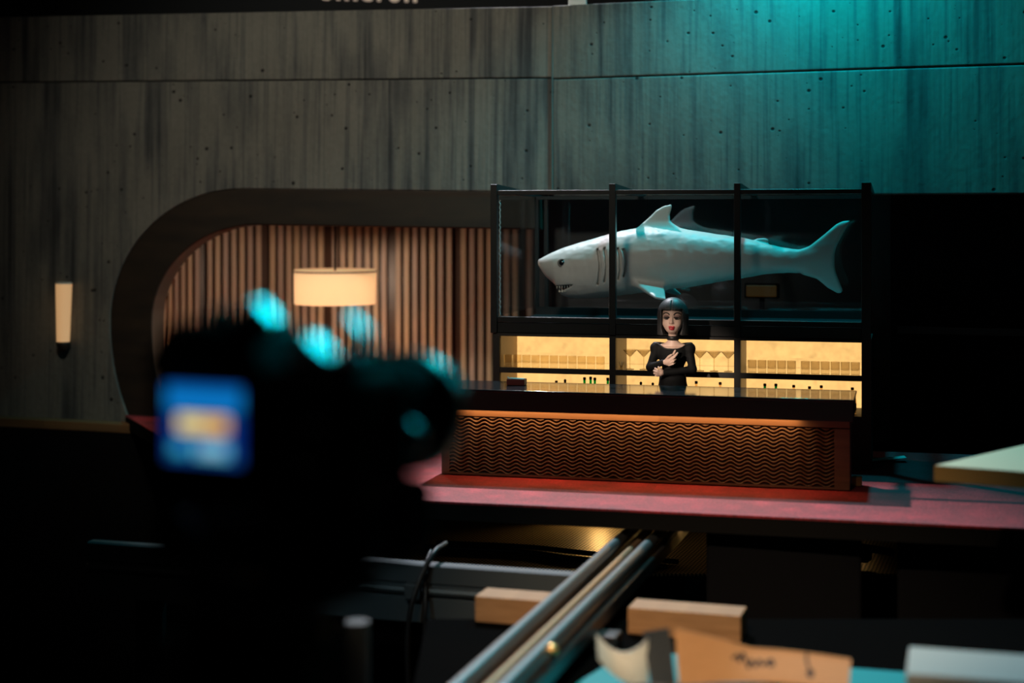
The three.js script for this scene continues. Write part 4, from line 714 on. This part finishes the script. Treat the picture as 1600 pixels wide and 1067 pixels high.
// ---------------------------------------------------------------- foreground camera on its tripod
{
  const yaw = 0.44, g = thing('photo_camera', 'black digital camera with glowing rear screen aimed at the set', 'camera', [-0.135, 1.155, -0.80], -yaw);
  const shell = mat(lin(0.008, 0.008, 0.009), 0.6, { specularIntensity: 0.35 }), rubber = mat(lin(0.006, 0.006, 0.006), 0.8, { specularIntensity: 0.4 }), gloss = mat(lin(0.03, 0.03, 0.032), 0.25, { clearcoat: 1, clearcoatRoughness: 0.15 }), metal = mat(lin(0.40, 0.42, 0.43), 0.36, { metalness: 1 }), satin = mat(lin(0.30, 0.31, 0.32), 0.4, { metalness: 1 });
  const glintFacet = (name, w, h, d, x, y, z, m, parent = g, tilt = -0.8, spin = 0.2) => { const q = rb(w, h, d, 0, 0, 0, Math.min(w, h, d) * 0.3, 3); q.rotateZ(tilt); q.rotateY(spin); q.translate(x, y, z); return mesh(name, q, m, parent); };  // tilted metal facets added to catch cyan glints, not working camera parts
  mesh('body', rb(0.122, 0.070, 0.046, 0.012, 0.036, 0, 0.010, 4), shell, g);
  mesh('grip', rb(0.030, 0.066, 0.036, 0.060, 0.036, -0.026, 0.012, 4), rubber, g);
  const hump = new THREE.ExtrudeGeometry(poly([[-0.036, 0], [0.036, 0], [0.026, 0.016], [0.020, 0.022], [-0.020, 0.022], [-0.026, 0.016]]), { depth: 0.046, bevelEnabled: true, bevelSize: 0.002, bevelThickness: 0.002, bevelSegments: 3 }); hump.translate(-0.012, 0.068, -0.026);
  mesh('viewfinder_hump', hump, shell, g);
  mesh('eyecup', rb(0.036, 0.024, 0.012, -0.012, 0.079, 0.027, 0.005, 3), rubber, g);
  const shoe = mesh('hot_shoe', rb(0.022, 0.003, 0.020, -0.010, 0.0935, -0.004, 0.001, 1), satin, g);
  for (const sgn of [-1, 1]) mesh('shoe_rail', rb(0.003, 0.004, 0.020, -0.010 + sgn * 0.0095, 0.0965, -0.004, 0.001, 2), satin, shoe);
  glintFacet('shoe_glint_facet', 0.017, 0.006, 0.018, 0.0085, 0.0960, -0.002, metal);
  const dial = (x, z, r, h, y = 0.071) => { const d = mesh('dial', lathe([[0, 0], [r, 0], [r, h * 0.45], [r * 0.62, h], [0, h * 1.05]], 32).translate(x, y, z), satin, g); const q = []; for (let i = 0; i < 24; i++) { const a = i / 24 * Math.PI * 2; q.push(bx(0.0008, h * 0.4, 0.0012, x + r * Math.cos(a), y + h * 0.22, z + r * Math.sin(a))); } mesh('knurl', merge(q), shell, d); return d; };
  dial(0.040, 0.004, 0.0115, 0.010); dial(0.060, -0.002, 0.0085, 0.008); dial(-0.034, 0.004, 0.0085, 0.006);
  glintFacet('dial_glint_facet', 0.022, 0.005, 0.022, 0.0470, 0.0775, 0.003, metal, g, -0.80, 0.2);
  glintFacet('shutter_glint_facet', 0.014, 0.004, 0.016, 0.0520, 0.089, -0.022, metal); mesh('shutter_button', ball(0.006, 0.004, 0.006, 0.0600, 0.076, -0.028), satin, g); mesh('shutter_facet_post', cyl(0.004, 0.005, 0.014, 0.0520, 0.080, -0.022, 16), shell, g);
  // rear controls and screen
  const frameMesh = mesh('screen_frame', rb(0.054, 0.046, 0.006, -0.0070, 0.0420, 0.0245, 0.002), shell, g);
  const cv = document.createElement('canvas'); cv.width = 256; cv.height = 216; const c = cv.getContext('2d');
  const gr = c.createLinearGradient(0, 0, 0, 216); gr.addColorStop(0, '#0a54b0'); gr.addColorStop(0.22, '#0a86c8'); gr.addColorStop(0.36, '#0b3c8c'); gr.addColorStop(0.68, '#072a80'); gr.addColorStop(1, '#0a3f86'); c.fillStyle = gr; c.fillRect(0, 0, 256, 216);
  c.fillStyle = '#061a52'; c.fillRect(0, 74, 256, 10); c.fillStyle = '#f6e08e'; c.fillRect(40, 86, 88, 46); c.fillStyle = '#f2bc5c'; c.fillRect(128, 86, 84, 46); c.fillStyle = '#6a5024'; c.fillRect(40, 108, 172, 3);
  c.fillStyle = '#2f9db8'; c.fillRect(20, 164, 52, 34); c.fillStyle = '#5fb7cc'; c.fillRect(100, 160, 116, 42); c.fillStyle = '#a9c4e0'; c.fillRect(136, 166, 46, 22);
  const st = new THREE.CanvasTexture(cv); st.colorSpace = THREE.SRGBColorSpace;
  const sp = new THREE.PlaneGeometry(0.0455, 0.0375); sp.translate(-0.0070, 0.0425, 0.0277);
  mesh('display', sp, mat(lin(0.01, 0.01, 0.012), 0.3, { emissive: lin(1, 1, 1), emissiveMap: st, emissiveIntensity: 1.0 }), frameMesh);
  const sl = new THREE.RectAreaLight(lin(0.25, 0.5, 0.8), 0.05, 0.044, 0.036); sl.name = 'display_glow';
  { const up = new THREE.Vector3(0, 1, 0), p = new THREE.Vector3(-0.0070, 0.0425, 0.0282).applyAxisAngle(up, -yaw).add(g.position), q = new THREE.Vector3(0, 0, 1).applyAxisAngle(up, -yaw); sl.position.copy(p); sl.lookAt(p.clone().add(q)); scene.add(sl); }
  for (const [x, y, r] of [[0.050, 0.062, 0.004], [0.060, 0.053, 0.0035], [0.046, 0.048, 0.0035], [0.058, 0.016, 0.0035]]) mesh('button', cylZ(r, r * 0.9, 0.004, x, y, 0.024, 24), gloss, g);
  mesh('control_wheel', new THREE.TorusGeometry(0.0105, 0.003, 10, 32).translate(0.054, 0.033, 0.024), gloss, g);
  mesh('strap_lug', new THREE.TorusGeometry(0.005, 0.0012, 8, 20).translate(-0.053, 0.060, 0), satin, g);
  mesh('strap_lug', new THREE.TorusGeometry(0.005, 0.0012, 8, 20).translate(0.077, 0.060, 0), satin, g);
  // lens
  const LX = 0.010, LY = 0.030;
  const barrel = lathe([[0.024, 0], [0.031, 0.002], [0.0315, 0.018], [0.033, 0.020], [0.033, 0.052], [0.0315, 0.054], [0.0315, 0.062], [0.034, 0.065], [0.034, 0.112], [0.0325, 0.115], [0.0345, 0.119], [0.0345, 0.130], [0.033, 0.138], [0.030, 0.134]], 56); barrel.rotateX(-Math.PI / 2); barrel.translate(LX, LY, -0.022);
  const lens = mesh('lens_barrel', barrel, rubber, g);
  const ribs = (r, w, z) => { const q = []; for (let i = 0; i < 44; i++) { const a = i / 44 * Math.PI * 2, e = bx(0.0022, 0.0022, w); e.rotateZ(a); e.translate(LX + r * Math.cos(a), LY + r * Math.sin(a), z); q.push(e); } return merge(q); };
  mesh('zoom_ring', ribs(0.033, 0.028, -0.058), rubber, lens); mesh('focus_ring', ribs(0.034, 0.036, -0.110), rubber, lens);
  mesh('front_ring', lathe([[0.0335, 0], [0.0358, 0.001], [0.0358, 0.013], [0.0335, 0.014]], 56).rotateX(-Math.PI / 2).translate(LX, LY, -0.143), satin, lens);
  mesh('front_glass', cylZ(0.030, 0.030, 0.002, LX, LY, -0.150), gloss, lens);
  glintFacet('hood_glint_facet', 0.019, 0.005, 0.019, LX + 0.0310, LY + 0.0200, -0.148, metal, lens, -0.85, 0.1);
  mesh('side_knob', ball(0.010, 0.011, 0.011, 0.056, 0.026, -0.066, 28, 20), satin, lens); mesh('knob_stem', cyl(0.005, 0.005, 0.022, 0, 0, 0, 16).rotateZ(Math.PI / 2).translate(0.046, 0.026, -0.066), rubber, lens);
  mesh('lens_support', rb(0.022, 0.050, 0.014, LX, -0.018, -0.088, 0.003), rubber, g);
  mesh('support_plate', rb(0.040, 0.012, 0.150, 0.006, -0.038, -0.040, 0.003), shell, g);
  mesh('lens_motor', rb(0.036, 0.044, 0.050, 0.036, -0.020, -0.082, 0.010, 3), rubber, g);
  mesh('battery_grip', rb(0.118, 0.034, 0.044, 0.012, -0.014, 0.0, 0.008, 3), rubber, g);
}
{
  const g = thing('camera_tripod', 'black tripod with fluid head carrying the camera', 'tripod', [-0.130, 0, -0.80], -0.44);
  const bl = mat(lin(0.008, 0.008, 0.009), 0.55, { specularIntensity: 0.6 }), metal = mat(lin(0.40, 0.42, 0.43), 0.36, { metalness: 1 }), satin = mat(lin(0.30, 0.31, 0.32), 0.4, { metalness: 1 });
  const glintFacet = (name, w, h, d, x, y, z, m, tilt = -0.8) => { const q = rb(w, h, d, 0, 0, 0, Math.min(w, h, d) * 0.3, 3); q.rotateZ(tilt); q.rotateY(0.2); q.translate(x, y, z); mesh(name, q, m, g); };  // more metal facets, added on the tripod head to throw cyan glints
  mesh('quick_plate', rb(0.060, 0.010, 0.110, 0.006, 1.1055, -0.010, 0.003), bl, g);
  mesh('head_body', rb(0.056, 0.060, 0.060, 0, 1.072, 0.0, 0.012, 4), bl, g);
  mesh('tilt_axis', cyl(0.024, 0.024, 0.084, 0, 0, 0, 32).rotateZ(Math.PI / 2).translate(0, 1.070, 0), bl, g);
  mesh('tilt_knob', ball(0.013, 0.015, 0.015, -0.048, 1.070, 0.006), bl, g);
  glintFacet('plate_glint_facet', 0.018, 0.005, 0.014, -0.008, 1.150 - 0.001, 0.040, metal); mesh('facet_post', rb(0.008, 0.050, 0.006, -0.012, 1.122, 0.036, 0.002), bl, g);
  glintFacet('mid_plate_glint_facet', 0.009, 0.003, 0.008, 0.010, 1.1545, 0.036, metal, -0.6); glintFacet('end_plate_glint_facet', 0.008, 0.003, 0.007, 0.0225, 1.158, 0.036, metal, -0.6); mesh('facet_bar', rb(0.040, 0.007, 0.005, 0.008, 1.1490, 0.0335, 0.002).rotateZ(0.0), bl, g);
  glintFacet('head_glint_facet', 0.013, 0.003, 0.012, 0.002, 1.133, 0.040, satin, -1.2);
  mesh('pan_base', lathe([[0, 1.005], [0.034, 1.005], [0.038, 1.012], [0.038, 1.034], [0.030, 1.044], [0, 1.044]], 36), bl, g);
  mesh('bowl_collar', lathe([[0, 0.945], [0.030, 0.945], [0.046, 0.965], [0.048, 0.996], [0.040, 1.005], [0, 1.005]], 36), bl, g);
  mesh('center_column', cyl(0.015, 0.015, 0.30, 0, 0.81, 0, 24), bl, g);
  mesh('pan_handle', tube([[-0.036, 1.065, 0.02], [-0.06, 1.04, 0.06], [-0.085, 0.99, 0.11], [-0.10, 0.94, 0.16]], 0.008, 20, 12), bl, g);
  for (let i = 0; i < 3; i++) { const a = 0.5 + i * 2.094, c = Math.cos(a), s = Math.sin(a); mesh('leg', tube([[0.035 * c, 0.97, 0.035 * s], [0.20 * c, 0.55, 0.20 * s], [0.42 * c, 0.008, 0.42 * s]], 0.013, 12, 14), bl, g); mesh('leg_lock', rb(0.036, 0.04, 0.036, 0.20 * c, 0.55, 0.20 * s, 0.006, 2), satin, g); mesh('rubber_foot', ball(0.018, 0.012, 0.018, 0.42 * c, 0.012, 0.42 * s), bl, g); }
}
{ // grey stand tube beside the tripod
  const g = thing('light_stand', 'slim grey stand tube standing behind the tripod', 'stand', [-0.134, 0, -1.36]);
  mesh('upper_tube', cyl(0.0105, 0.0105, 0.64, 0, 0.63, 0, 24), mat(lin(0.05, 0.058, 0.06), 0.6), g);
  mesh('base_disc', cyl(0.07, 0.08, 0.012, 0, 0.006, 0, 32), M.black, g); mesh('lower_tube', cyl(0.014, 0.014, 0.32, 0, 0.16, 0, 24), M.black, g);
  mesh('collar', lathe([[0, 0.30], [0.018, 0.30], [0.018, 0.335], [0.0105, 0.34], [0, 0.34]], 24), M.frame, g);
}
renderer.render(scene, camera);
